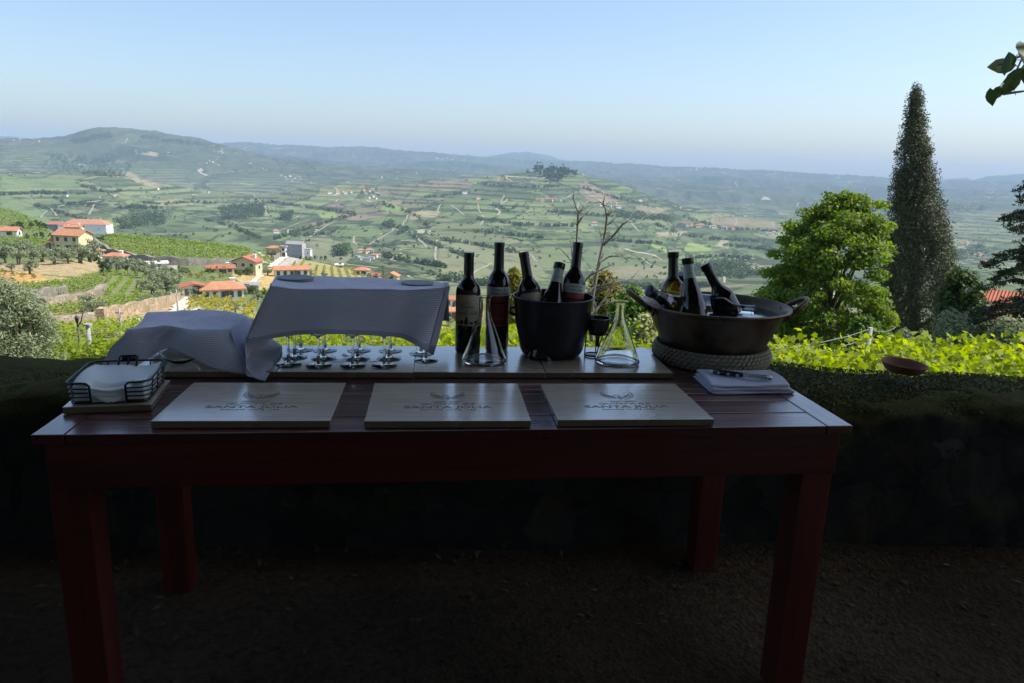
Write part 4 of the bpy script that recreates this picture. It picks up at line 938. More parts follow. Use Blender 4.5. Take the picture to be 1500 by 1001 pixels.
# vine filled strip seen through the second decanter
# post with wires
M_galv = plain('weathered_post', (.34,.33,.31), .8, .2, 10, .4, .005); M_wire = plain('wire', (.30,.29,.28), .5, .1, 10, metal=.6)
pb = at(1272, 505, 9.0); pz = gz(pb.x,pb.y); pt = at(1275, 480, 9.0); po = thing('wire_post','weathered grey post holding wires among the vines before the cypress','post',(pb.x,pb.y,pz))
m = MB(); m.tube([(0,0,-.3),(0,0,1),(pt.x-pb.x,0,pt.z-pz)], [.035,.035,.03], 10); m.build('pole', M_galv, po, True)
m = MB(); o_ = Vector((pb.x,pb.y,pz))
for (x0,y0),(x1,y1),Y1 in (((1275,482),(1120,512),7.5),((1272,493),(1180,515),7.8),((1275,482),(1312,480),11),((1272,494),(1340,506),10.5)):
    A = at(x0,y0,9.0)-o_; B = at(x1,y1,Y1)-o_; M_ = A.lerp(B,.5)+Vector((0,0,-.05)); m.tube([A,A.lerp(M_,.5)+Vector((0,0,-.015)),M_,B.lerp(M_,.5)+Vector((0,0,-.015)),B], .0042, 5)
m.build('wire', M_wire, po, True)
# street lamp and poles on the left
M_iron = plain('dark_iron', (.03,.03,.032), .5, .2, 10, metal=.3)
lb = at(118, 520, 15.5); lz = gz(lb.x,lb.y); lt = at(118, 474, 15.5); sl = thing('street_lamp','thin dark street lamp with lantern head by the garden vines','street lamp',(lb.x,lb.y,lz)); hh = lt.z-lz
m = MB(); m.tube([(0,0,-.2),(0,0,hh*.4),(0,0,hh)], [.028,.018,.014], 8); m.lathe([(0,-.2),(.07,-.2),(.05,.2),(.035,.3)], 10); m.build('pole', M_iron, sl, True)
m = MB(); m.lathe([(0,hh),(.022,hh),(.04,hh+.11),(.055,hh+.12),(.03,hh+.15),(.006,hh+.18),(0,hh+.18)], 8); m.build('lantern', M_iron, sl)
m = MB(); m.tube([(0,0,hh-.08),(.09,0,hh+.05),(.14,0,hh+.22)], .012, 6); m.build('bracket', M_iron, sl, True)
for x,yt,yb,Y,l in ((177,452,480,40,'slim grey power pole on the lane beside the ochre wall'),(261,424,462,60,'slim dark pole at the bend of the pale lane'),(130,476,492,18,'short grey gate post beside the garden path')):
    b = at(x,yb,Y); z = min(b.z, gz(b.x,b.y)); t = at(x,yt,Y); o = thing('utility_pole', l, 'pole', (b.x,b.y,z)); m = MB(); m.tube([(0,0,-.3),(0,0,(t.z-z)*.5),(0,0,t.z-z)], [.07,.06,.05], 8); m.build('pole', M_galv, o, True)
    m = MB(); m.box((0,0,t.z-z-.25),(.5,.05,.05)) if yb-yt > 20 else m.box((0,0,t.z-z),(.16,.16,.05)); m.build('crossbar', M_galv, o)
# building with a red tiled roof at the right edge
rb = at(1500, 500, 36); rz = gz(rb.x, rb.y); hb_ = thing('tiled_building','low stone building with red tiled roof by the fir tree','building',(rb.x,rb.y,rz), R(-38))
zr = at(1480, 470, 36).z-rz; m = MB(); m.box((0,2,zr/2-.5),(5.6,5,zr+1)); m.build('wall', M_wallg, hb_)
m = MB(); vs = []; fs = []; nx = 40
for i in range(nx*4+1):
    x = -3.1+6.2*i/(nx*4); w_ = .055*math.cos(i*math.pi/2)
    vs += [(x,-.9,zr-.05+w_),(x,2.1,zr+1.15+w_),(x,5,zr+w_)]
for i in range(nx*4): fs += [(3*i,3*i+3,3*i+4,3*i+1),(3*i+1,3*i+4,3*i+5,3*i+2)]
m.add(vs,fs); m.build('roof', M_tiler, hb_)
m = MB(); m.box((-.8,-.52,zr*.55),(.9,.1,1.0)); m.build('window', M_pane, hb_)
fbp = at(1436, 478, 27); fz = gz(fbp.x,fbp.y); fo2 = thing('picket_fence','short pale picket fence between the silvery shrubs','fence',(fbp.x,fbp.y,fz)); zt_ = at(1436,465,27).z-fz
m = MB(); [m.box((x*.11-.38,0,zt_-.45+.02*math.sin(x*7)),(.06,.03,.9)) for x in range(8)]; m.build('picket', M_white, fo2)
m = MB(); [m.box((0,.03,zt_-d),(.95,.03,.05)) for d in (.2,.7)]; [m.box((x,.06,zt_/2-.2),(.07,.07,zt_)) for x in (-.42,.42)]; m.build('rail', M_white, fo2)
# overhanging branch, its tree stands outside the frame
ob = Vector((5.4,4.6,gz(5.4,4.6))); lt_ = thing('shade_tree','dark branch with big drooping leaves of a shade tree reaching in at the top corner','tree',ob)
tipA = at(1462,96,4.0)-ob; tipB = at(1455,140,4.0)-ob; root_ = at(1580,20,4.3)-ob; c_ = Vector((.2,0,7.2)); m = MB(); m.tube([(0,0,-.3),(.05,0,3.5),c_],[.16,.13,.08],10)
j_ = at(1500,80,4.1)-ob; m.tube([Vector((.1,0,5.2)), root_, j_, tipA],[.05,.02,.008,.003],8); m.tube([j_, at(1482,118,4.05)-ob, tipB],[.006,.004,.002],6)
P = []; tgt = [(1497,75),(1480,88),(1466,99),(1492,100),(1487,118),(1478,128),(1460,137),(1453,141),(1488,140),(1472,92),(1499,112),(1494,88)]
for x,y in tgt: p = at(x,y,4.0+random.uniform(-.1,.1))-ob; P.append(tuple(p))
gg = np.random.default_rng(9)
for k in range(900):
    d = gg.normal(size=3); d /= np.linalg.norm(d); q = np.array([.35,0,7.3])+d*np.array([1.5,1.2,1.0])*gg.random()**.4; P.append(tuple(q))
P = np.array(P); leaf_cloud('crown', P[:12], .115, M_dark, lt_, shape='ovate', drop=1.5, seed=2, up_bias=0); leaf_cloud('crown', P[12:], .16, M_green, lt_, shape='ovate', drop=1.2, seed=4, up_bias=0)
for q in tgt: a = at(q[0],q[1],4.0)-ob; m.tube([j_.lerp(tipA,.5) if q[1]<105 else j_.lerp(tipB,.5), a],[.003,.0015],4)
m.build('trunk', M_bark, lt_, True)
# ================================================================ terrace: ground, wall, added light blockers
def dirt_mat():
    m, nt = new_mat('terrace_dirt'); co = coords(nt)
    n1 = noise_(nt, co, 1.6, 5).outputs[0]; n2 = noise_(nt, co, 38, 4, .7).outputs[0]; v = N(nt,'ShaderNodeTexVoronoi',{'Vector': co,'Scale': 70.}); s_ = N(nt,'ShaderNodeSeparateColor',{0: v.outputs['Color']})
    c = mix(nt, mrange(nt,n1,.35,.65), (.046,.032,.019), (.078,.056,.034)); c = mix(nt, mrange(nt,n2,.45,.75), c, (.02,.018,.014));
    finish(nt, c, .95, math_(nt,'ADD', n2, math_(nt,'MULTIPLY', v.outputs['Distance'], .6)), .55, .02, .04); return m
GX0 = np.linspace(-9,9,181); GY0 = np.linspace(-9,2.62,117); XX, YY = np.meshgrid(GX0, GY0)
ZZ = vnoise(XX*1.3,YY*1.3,3)*.03+vnoise(XX*5,YY*5,4)*.012
Fg = [(j*181+i, j*181+i+1, (j+1)*181+i+1, (j+1)*181+i) for j in range(116) for i in range(180)]
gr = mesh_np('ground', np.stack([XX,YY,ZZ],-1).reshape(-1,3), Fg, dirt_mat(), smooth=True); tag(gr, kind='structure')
# pebbles, dead leaves, twigs
g = np.random.default_rng(3)
def gground(x,y): return float(vnoise(np.array([[x*1.3]]),np.array([[y*1.3]]),3)[0,0]*.03+vnoise(np.array([[x*5]]),np.array([[y*5]]),4)[0,0]*.012)
n = 1500; X = g.uniform(-3.2,3.2,n); Y = g.uniform(.7,2.45,n); near_wall = g.random(n) < .5; Y[near_wall] = 2.35-np.abs(g.normal(size=near_wall.sum()))*.25
Zp = (vnoise(X*1.3,Y*1.3,3)*.03+vnoise(X*5,Y*5,4)*.012)
M_litter = foliage('dead_leaf', (.04,.03,.02), (.06,.045,.03), (.17,.13,.08), .02, 3, .95, .05)
lv = leaf_cloud('fallen_leaves', np.column_stack([X,Y,Zp+.008]), .022, M_litter, None, up_bias=1.2, aspect=.4, seed=9, jitter=.75); tag(lv, kind='stuff')
ico = np.array([(-1,-.6,0),(1,-.7,0),(1.1,.6,0),(-.8,.8,0),(0,0,.8)])*.5; fi = np.array([(0,1,4),(1,2,4),(2,3,4),(3,0,4)])
n = 1800; X = g.uniform(-3.4,3.4,n); Y = g.uniform(.5,2.4,n); S_ = .004+.011*g.random(n)**3; A = g.uniform(0,6.28,n)
Zp = (vnoise(X*1.3,Y*1.3,3)*.03+vnoise(X*5,Y*5,4)*.012)
ca_, sa_ = np.cos(A), np.sin(A); V = np.stack([X[:,None]+S_[:,None]*(ico[:,0]*ca_[:,None]-ico[:,1]*sa_[:,None]), Y[:,None]+S_[:,None]*(ico[:,0]*sa_[:,None]+ico[:,1]*ca_[:,None]), Zp[:,None]+S_[:,None]*ico[:,2]],-1).reshape(-1,3)
M_peb, nt = new_mat('pebble'); gi = N(nt,'ShaderNodeNewGeometry'); finish(nt, ramp(nt, gi.outputs['Random Per Island'], [(0,(.02,.018,.015)),(.88,(.045,.04,.033)),(1,(.12,.10,.075))]), .95, spec=.03)
pe = mesh_np('gravel', V, (fi[None]+5*np.arange(n)[:,None,None]).reshape(-1,3), M_peb); tag(pe, kind='stuff')
M_twig = plain('twig_wood', (.16,.12,.09), .9, .3, 30)
for k,(x,y,L,a,l) in enumerate(((1.28,1.62,.30,-.5,'thin crooked twig lying on the ground right of the table leg'),(1.08,1.58,.22,-.2,'short forked twig on the ground close to the right table leg'),(1.55,1.75,.26,.6,'dry stick on the bare ground near the right edge'),(.35,1.50,.22,-.35,'small dark twig on the ground under the table'))):
    o = thing('twig', l, 'twig', (x,y,gground(x,y)+.006)); m = MB(); d = Vector((math.cos(a),math.sin(a),0)); s_ = Vector((-d.y,d.x,0))
    m.tube([d*-L/2, d*-L*.2+s_*.02, d*L*.15-s_*.01+Vector((0,0,.006)), d*L/2+s_*.015],[.006,.005,.004,.002],6); m.tube([d*L*.1, d*L*.3+s_*.05+Vector((0,0,.008))],[.003,.0015],5); m.build('branch', M_twig, o, True)
# mossy stone wall
def moss_mat():
    m, nt = new_mat('mossy_stone'); co = coords(nt); gn = N(nt,'ShaderNodeNewGeometry'); z = N(nt,'ShaderNodeSeparateXYZ',{0: gn.outputs['Normal']}).outputs[2]
    v = N(nt,'ShaderNodeTexVoronoi',{'Vector': co,'Scale': 4.5}); co = N(nt,'ShaderNodeVectorMath',{0: co, 1: N(nt,'ShaderNodeVectorMath',{0: noise_(nt,co,4,4).outputs[1], 'Scale': .25},operation='SCALE').outputs[0]},operation='ADD').outputs[0]; v = N(nt,'ShaderNodeTexVoronoi',{'Vector': co,'Scale': 6.5}); e = N(nt,'ShaderNodeTexVoronoi',{'Vector': co,'Scale': 6.5},feature='DISTANCE_TO_EDGE').outputs[0]
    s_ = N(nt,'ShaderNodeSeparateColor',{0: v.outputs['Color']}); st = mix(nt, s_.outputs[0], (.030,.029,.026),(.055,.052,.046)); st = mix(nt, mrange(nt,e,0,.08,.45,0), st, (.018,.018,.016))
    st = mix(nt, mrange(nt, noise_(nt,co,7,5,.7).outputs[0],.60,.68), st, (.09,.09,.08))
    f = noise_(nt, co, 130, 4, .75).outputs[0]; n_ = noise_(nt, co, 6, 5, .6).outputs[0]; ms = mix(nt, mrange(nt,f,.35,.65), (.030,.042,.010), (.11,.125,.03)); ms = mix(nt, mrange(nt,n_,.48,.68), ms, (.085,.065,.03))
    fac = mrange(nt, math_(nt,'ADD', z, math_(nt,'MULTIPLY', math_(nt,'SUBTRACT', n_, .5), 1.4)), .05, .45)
    c = mix(nt, fac, st, ms); finish(nt, c, .97, math_(nt,'ADD', math_(nt,'MULTIPLY', f,.8), math_(nt,'MULTIPLY',e,1.5)), 1.0, .02, .1); return m
WX = np.linspace(-7,7,700); prof = []
for q in np.linspace(0,1,14): prof.append((0-.0*q, -.25+.72*q))
for a in np.linspace(0,90,10)[1:]: prof.append((.12*(1-math.cos(R(a))), .47+.10*math.sin(R(a))))
for q in np.linspace(0,1,12)[1:]: prof.append((.12+.24*q, .57))
for a in np.linspace(90,0,8)[1:]: prof.append((.36+.06*math.cos(R(a)), .51+.06*math.sin(R(a))))
for q in np.linspace(0,1,8)[1:]: prof.append((.42, .51-2.2*q))
prof = np.array(prof); U, K = np.meshgrid(WX, np.arange(len(prof)), indexing='ij')
PY = prof[K,0]; PZ = prof[K,1]; base_y = 2.37+.062*U
nz = vnoise(U*1.1, PY*3+PZ*3, 5)*.05+vnoise(U*5, PY*7+PZ*9, 6)*.035+vnoise(U*17,PY*19+PZ*21,7)*.016+vnoise(U*50,PY*50+PZ*50,8)*.008
top = np.clip((PZ-.40)/.15,0,1); lump = top*(.022*np.sin(U*1.7+1)+vnoise(U*2.2,PY*2,9)*.05)
V = np.stack([U, base_y+PY+np.where(K<24,-nz,nz*.4), PZ+lump+top*nz*.6],-1).reshape(-1,3); n2 = len(prof)
Fw = [(i*n2+k, (i+1)*n2+k, (i+1)*n2+k+1, i*n2+k+1) for i in range(699) for k in range(n2-1)]
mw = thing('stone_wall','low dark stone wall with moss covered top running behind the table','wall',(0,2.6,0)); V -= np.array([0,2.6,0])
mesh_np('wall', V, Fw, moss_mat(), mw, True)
# short tufts of moss on its top
n = 60000; u = g.uniform(-2.4,2.9,n); yy = g.random(n); zb = .57+.022*np.sin(u*1.7+1)+vnoise(u*2.2,(.12+.24*yy)*2,9)*.05
yloc = .02+.38*yy; edge_ = np.clip((.14-yloc)/.14,0,1); keep = (g.random(n) < np.clip(.25+.5*(u+.6),.12,1))
Pm = np.column_stack([u, 2.37+.062*u+yloc-2.6, zb-edge_**2*.07+.004])[keep]
M_moss = foliage('moss_leaf', (.035,.048,.012), (.075,.09,.022), (.13,.13,.05), .1, 7)
leaf_cloud('moss', Pm, .0095, M_moss, mw, up_bias=.3, aspect=.5, seed=12, jitter=.6)
# made-up roof and back wall, out of view, added to shade the terrace
M_blockw = plain('blocker_timber', (.07,.05,.035), .9, .3, 3); M_blockp = plain('blocker_plaster', (.17,.165,.16), .9, .2, 1)
BLOCK_Z, BLOCK_Y = 5.0, 3.15
RB = 5.2; m = MB(); m.box((0,(BLOCK_Y-RB)/2,BLOCK_Z),(12,BLOCK_Y+RB,.16)); [m.box((x,(BLOCK_Y-RB)/2,BLOCK_Z-.17),(.12,BLOCK_Y+RB,.18)) for x in np.arange(-5.4,5.6,1.2)]; tag(m.build('roof', M_blockw), kind='structure')  # this roof is an unseen slab added to block sun and sky
m = MB(); m.box((0,-5.0,2.9),(18,.4,5.8)); tag(m.build('back_blocker', M_blockp), kind='structure')  # unseen wall added to cut and bounce the light from behind
# ================================================================ table
TA = math.atan2(.126,.992); TO = Vector((-.966,1.402,0)); TU = Vector((math.cos(TA),math.sin(TA),0)); TV = Vector((-math.sin(TA),math.cos(TA),0))
TL, TD, TZ = 1.775, .745, .75
def tl(p):                                            # world -> table frame
    q = Vector(p)-TO; return Vector((q.dot(TU), q.dot(TV), q.z))
def wood_mat(name, c1, c2, axis=0, rough=.4, grain=26, spec=.5, coat=0, bstr=.25, worn=None, edge=None):
    m, nt = new_mat(name); sc = [grain,grain,grain]; sc[axis] = grain*.06; co = coords(nt, 'Object', sc); obj = coords(nt)
    n1 = noise_(nt, co, 1, 6, .65, .6).outputs[0]; n2 = noise_(nt, co, 4.5, 3, .7).outputs[0]; big = noise_(nt, obj, 3, 3).outputs[0]; gi = N(nt,'ShaderNodeNewGeometry').outputs['Random Per Island']
    c = mix(nt, mrange(nt,n1,.3,.7), c1, c2); c = mix(nt, mrange(nt,n2,.5,.8,0,.6), c, [x*.45 for x in c1])
    hv = N(nt,'ShaderNodeHueSaturation',{'Color': c, 'Hue': .5, 'Saturation': 1, 'Value': 1.0}); nt.links.new(mrange(nt, gi, 0,1,.72,1.25), hv.inputs['Value']); c = hv.outputs[0]
    if worn: c = mix(nt, mrange(nt, noise_(nt, co, .7, 8, .78, .4).outputs[0], .52,.64,0,.8), c, worn)
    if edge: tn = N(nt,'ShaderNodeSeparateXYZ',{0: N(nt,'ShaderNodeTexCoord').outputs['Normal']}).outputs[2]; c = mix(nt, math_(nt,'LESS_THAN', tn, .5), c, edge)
    rr = mrange(nt, big, .3,.7, rough*.75, rough*1.3)
    finish(nt, c, rr, math_(nt,'ADD',n1,math_(nt,'MULTIPLY',n2,.5)), bstr, .002, spec, 0, {'Coat Weight': coat,'Coat Roughness': .17,'Coat IOR': 1.75}); return m
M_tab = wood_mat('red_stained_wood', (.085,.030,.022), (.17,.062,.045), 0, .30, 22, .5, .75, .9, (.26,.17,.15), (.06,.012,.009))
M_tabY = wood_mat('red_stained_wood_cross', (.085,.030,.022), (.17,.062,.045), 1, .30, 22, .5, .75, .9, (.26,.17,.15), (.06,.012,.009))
M_apr = wood_mat('red_stained_apron', (.048,.008,.006), (.09,.014,.009), 0, .5, 12, .4, 0, .3); M_leg = wood_mat('red_stained_leg', (.055,.009,.006), (.105,.017,.010), 2, .5, 12, .4, 0, .3)
tb_ = thing('dining_table','long dark red stained plank table carrying the wine tasting set up','table', TO, TA)
m = MB(); e = .062; x0, x1 = e+.001, TL-e-.001; y0 = 0.0; wds = [.098,.095,.060,.038,.052,.088,.090,.100,.124]; tt = .022; rz_ = random.Random(3)
for w_ in wds:
    dz = rz_.uniform(-.0008,.0008); m.box(((x0+x1)/2, y0+w_/2, TZ-tt/2+dz), (x1-x0, w_-.0035, tt), None, .0018); y0 += w_
TD = y0
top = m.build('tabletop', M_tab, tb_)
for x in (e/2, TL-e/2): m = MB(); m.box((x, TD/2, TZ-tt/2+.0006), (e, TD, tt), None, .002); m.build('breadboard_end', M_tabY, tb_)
AH = .098
for nm,c,d in (('apron',(TL/2,.0225,TZ-tt-AH/2-.0005),(TL-.05,.035,AH)),('apron',(TL/2,TD-.0225,TZ-tt-AH/2-.0005),(TL-.05,.035,AH))):
    m = MB(); m.box(c,d,None,.002); m.build(nm, M_apr, tb_)
for x in (.0215+.004,TL-.0215-.004):
    m = MB(); m.box((x,TD/2,TZ-tt-AH/2-.0005),(.035,TD-.09,AH),None,.002); m.build('apron', M_apr, tb_)
LW = .078
for x in (.001,TL-.008-LW):
    for y in (.0425,TD-.0425-LW):
        m = MB(); m.box((x+LW/2,y+LW/2,(TZ-tt-.002)/2),(LW,LW,TZ-tt-.002),None,.003); m.build('leg', M_leg, tb_)
# ================================================================ serving boards
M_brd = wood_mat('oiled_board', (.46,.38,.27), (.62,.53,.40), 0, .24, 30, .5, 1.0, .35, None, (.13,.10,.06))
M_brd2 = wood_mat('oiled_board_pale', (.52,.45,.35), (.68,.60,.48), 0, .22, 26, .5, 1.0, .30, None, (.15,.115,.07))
M_burn = plain('burnt_engraving', (.17,.135,.10), .8, .2, 60)
def text_mesh(txt, size, sx=1.0, align='CENTER', shear=0.0, depth=.0003, bold=0.0):
    cu = bpy.data.curves.new('txt','FONT'); cu.body = txt; cu.size = size; cu.align_x = align; cu.extrude = depth; cu.shear = shear; cu.offset = bold
    ob_ = bpy.data.objects.new('txt', cu); COL.objects.link(ob_); dg = bpy.context.evaluated_depsgraph_get(); me = bpy.data.meshes.new_from_object(ob_.evaluated_get(dg))
    vs = [(v.co.x*sx, v.co.y, v.co.z) for v in me.vertices]; fs = [tuple(p.vertices) for p in me.polygons]
    bpy.data.objects.remove(ob_); bpy.data.curves.remove(cu); bpy.data.meshes.remove(me); return vs, fs
def ribbon(m, pts, w, z):
    P_ = [Vector((x,y,z)) for x,y in pts]; n = len(P_); vs = []
    for i in range(n):
        t = (P_[min(i+1,n-1)]-P_[max(i-1,0)]).normalized(); s_ = Vector((-t.y,t.x,0))*w*.5*(1-.5*abs(2*i/(n-1)-1)**3); vs += [P_[i]-s_, P_[i]+s_]
    m.add(vs, [(2*i,2*i+1,2*i+3,2*i+2) for i in range(n-1)])
def bez(p, n=8):
    P_ = [Vector((a,b,0)) for a,b in p]; out = []
    for i in range(n+1):
        t = i/n; q = P_
        while len(q) > 1: q = [q[j].lerp(q[j+1],t) for j in range(len(q)-1)]
        out.append((q[0].x,q[0].y))
    return out
def engraving(z, sc=1.0, cy=0.0):
    m = MB()
    for txt,size,sx,y in (('QUINTA DE',.0135,1.75,-.030),('SANTA JÚLIA',.0225,1.55,-.0555),('DOURO WINE 1795',.0085,1.7,-.071)):
        vs, fs = text_mesh(txt, size, sx, bold=.0002 if size > .02 else 0); m.add([(v[0]*sc, (v[1]+y)*sc+cy, v[2]+z) for v in vs], fs)
    W_ = .0019
    def r(p, w=W_): ribbon(m, [(x*sc, y*sc+cy) for x,y in bez(p)], w, z+.0004)
    for s in (-1,1):                                    # spread winged bird over a scroll
        r([(0,.012),(s*.012,.030),(s*.030,.036),(s*.036,.066)]); r([(s*.036,.066),(s*.046,.040),(s*.036,.018),(s*.010,.006)])
        for k in range(5): r([(s*(.008+.005*k),.012+.003*k),(s*(.014+.006*k),.026+.004*k),(s*(.020+.0045*k),.036+.005*k)], .0014)
        r([(0,-.004),(s*.016,-.012),(s*.028,-.002),(s*.034,-.008)]); r([(s*.004,-.010),(s*.018,-.018),(s*.026,-.010),(s*.032,-.014)])
    r([(0,.004),(-.008,.018),(.006,.030),(-.003,.042)]); r([(-.003,.042),(-.012,.046),(-.012,.036),(-.006,.034)]); r([(0,.004),(.006,.014),(.004,.026),(.002,.036)]); return m
BT = .016
def board(cx, cy, w, d, rz, z, mat, label, name='serving_board', eng=True, group=None, t=BT, esc=1.0, ecy=0.0):
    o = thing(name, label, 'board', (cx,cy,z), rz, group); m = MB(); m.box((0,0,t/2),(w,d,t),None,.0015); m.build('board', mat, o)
    if eng: engraving(t, esc, ecy).build('engraving', M_burn, o)
    return o
QB = [((223,618),(492,618),(500,561),(281,561)),((537,618),(781,618),(756,562),(546,562)),((818,616),(1050,616),(986,562),(790,563))]
LB = ['engraved wooden board at the front nearest the napkin basket','engraved wooden board in the middle of the front three','engraved wooden board at the front nearest the folded towel and corkscrew']
for q,l in zip(QB,LB):
    c = sum((on(x,y,TZ+BT) for x,y in q), Vector())/4; a = on(*q[0],TZ+BT); b = on(*q[1],TZ+BT); f_ = on(*q[2],TZ+BT); h_ = on(*q[3],TZ+BT)
    w_ = ((b-a).length+(f_-h_).length)/2; d_ = ((h_-a).length+(f_-b).length)/2*.985; v = (b-a)+(f_-h_); board(c.x,c.y,w_,d_,math.atan2(v.y,v.x),TZ+.0012,M_brd2,l, ecy=-.0)
Z2 = TZ+.0012
pf = [on(x,y,Z2+BT) for x,y in ((203,544),(403,546),(600,545.5),(797,546.5),(988,547.5))]; vdir = (pf[4]-pf[0]).normalized(); va = math.atan2(vdir.y,vdir.x); nrm = Vector((-vdir.y,vdir.x,0)); bw = (pf[4]-pf[1]).length/3; BD = .292
LB2 = ['pale wooden board under the cloth with round bottomed glasses','pale wooden board under the rows of wine glass feet','dark wooden board under the two standing bottles','wooden board under ice bucket and second decanter']
for i in range(4):
    c = pf[4]-vdir*bw*(3.5-i)+nrm*(BD/2+ (0,.0,.004,.006)[i]); board(c.x,c.y,bw-.0015,BD,va,Z2,M_brd if i > 1 else M_brd2,LB2[i], eng=i==1, esc=.75, ecy=.0)
ZB = Z2+BT+.0006
# ================================================================ glass
def glass_mat(name, col=(1,1,1), rough=0.0, ior=1.47):
    m, nt = new_mat(name); p = N(nt,'ShaderNodeBsdfPrincipled',{'Base Color': rgba(col),'Roughness': rough,'IOR': ior,'Transmission Weight': 1.0}); N(nt,'ShaderNodeOutputMaterial',{0: p.outputs[0]}); return m
M_glass = glass_mat('clear_glass', (.97,.99,.98)); M_dark = plain('dark_wine_bottle', (.006,.007,.006), .06, .05, 5, 0, spec=.6); M_amber = glass_mat('amber_glass', (.55,.34,.03)); M_green_g = glass_mat('green_glass', (.30,.40,.12))
def wine_glass(label, x, y, group, src=[None]):
    if src[0] is None:
        o = thing('wine_glass', label, 'wine glass', (x,y,ZB), 0, group)
        m = MB(); m.lathe([(0,.0),(.032,.0),(.0342,.0009),(.034,.0017),(.022,.0021),(.011,.0036),(.0052,.0085),(.0036,.03),(.0034,.06),(.0037,.080),(.0055,.087),(0,.0885)], 36); m.build('foot_and_stem', M_glass, o, True, 60)
        m = MB(); m.lathe([(0,.0888),(.006,.0882),(.020,.094),(.033,.110),(.039,.132),(.0395,.150),(.036,.180),(.0315,.215),(.0303,.2155),(.0303,.2145),(.0347,.180),(.0382,.150),(.0377,.132),(.0318,.1115),(.019,.0958),(.006,.0905),(0,.0902)], 36); m.build('bowl', M_glass, o, True, 60); src[0] = o
    else: o = copy_tree(src[0])
    o['label'] = label; o.location = (x,y,ZB); o['group'] = group; o.scale = (1,1,.925); return o
FE = [[(423,534),(467,536),(517,536),(563,536)],[(432,523),(474,524.5),(524,525),(570,525)],[(441,512),(476,513),(526,513),(572,513.5)]]
NM = ['front','middle','back']; CN = ['first','second','third','fourth']
for r_ in range(3):
    for k,(x,y) in enumerate(FE[r_]):
        p = on(x,y,ZB); wine_glass('clear wine glass under the raised cloth, %s row, %s from the draped corner' % (NM[r_],CN[k]), p.x,p.y,'wine glasses standing under the cloth')
for x,y,l in ((624,527.5,'clear wine glass beside the board seam, nearer of the pair at the cloth corner'),(617,517.5,'clear wine glass beside the board seam, further of the pair at the cloth corner')):
    p = on(x,y,ZB); wine_glass(l,p.x,p.y,'wine glasses standing under the cloth')
def tumbler(x,y,label,src=[None]):
    if src[0] is None:
        o = thing('stemless_glass', label, 'glass', (x,y,ZB)); pr = [(0,0),(.020,0),(.026,.003),(.044,.022),(.052,.045),(.052,.062),(.045,.092),(.036,.118)]; inn = [(.0345,.118),(.0435,.092),(.0505,.062),(.0505,.045),(.0425,.024),(.024,.0065),(0,.006)]
        m = MB(); m.lathe(pr+inn, 40); m.build('bowl', M_glass, o, True, 60); src[0] = o
    else: o = copy_tree(src[0])
    o['label'] = label; o.location = (x,y,ZB); o.scale = (1,1,.72); return o
p = on(265,531,ZB); tumbler(p.x,p.y,'round bottomed stemless glass peeping out under the blue cloth')
# decanters
def decanter(px, py, pyl, rb_, label):
    p = on(px,py,ZB); t = at(px+4,pyl,p.y); h = t.z-ZB; o = thing('decanter', label, 'decanter', (p.x,p.y,ZB)); w_ = .0022
    pr = [(0,0),(rb_*.92,0),(rb_,.004),(rb_*.995,.010),(rb_*.80,h*.22),(rb_*.50,h*.50),(rb_*.28,h*.69),(.0150,h*.76),(.0128,h*.82),(.0128,h*.93),(.0150,h*.965),(.0210,h*.99),(.0215,h*.998)]
    inn = [(.0195,h),(.0135,h*.972),(.0108,h*.93),(.0106,h*.82),(.0126,h*.76),(rb_*.28-w_,h*.69),(rb_*.50-w_,h*.50),(rb_*.80-w_,h*.22),(rb_-w_*1.3,.011),(rb_*.9,.0055),(0,.007)]
    m = MB(); m.lathe(pr+inn, 56); m.build('body', M_glass, o, True, 50); return o
decanter(709,530,434,.0625,'clear conical glass decanter with flared lip before the two standing bottles')
decanter(904,531,441,.0635,'clear conical glass decanter with flared lip between bucket and cauldron')
# ---------------------------------------------------------------- bottles
def bottle_profile(L, r, kind='bordeaux'):
    if kind == 'bordeaux': pr = [(0,.012),(r*.55,.008),(r*.9,0),(r,.006),(r,L*.60),(r*.97,L*.635),(r*.86,L*.675),(r*.66,L*.71),(.0165,L*.745),(.0145,L*.78),(.0138,L*.955),(.0150,L*.958),(.0150,L*.985),(.0142,L),(0,L)]
    else: pr = [(0,.012),(r*.55,.008),(r*.9,0),(r,.006),(r,L*.50),(r*.96,L*.55),(r*.78,L*.64),(r*.58,L*.73),(.0175,L*.80),(.0148,L*.87),(.0140,L*.955),(.0152,L*.958),(.0152,L*.985),(.0142,L),(0,L)]
    return pr
M_caps = plain('black_capsule', (.010,.010,.011), .28, .1, 20); M_capw = plain('pale_capsule', (.42,.45,.42), .45, .06, 20); M_capr = plain('maroon_capsule', (.03,.006,.008), .3, .1, 20)
M_lab1 = plain('cream_label', (.52,.46,.31), .7, .05, 40); M_lab2 = plain('white_label', (.62,.64,.60), .7, .04, 40); M_lab3 = plain('red_label', (.36,.075,.055), .6, .08, 30); M_ink = plain('label_ink', (.05,.04,.04), .7, .1, 10); M_inkr = plain('dark_label_band', (.06,.012,.02), .6, .1, 20); M_gold = plain('label_gold_line', (.55,.42,.22), .5, .1, 20)
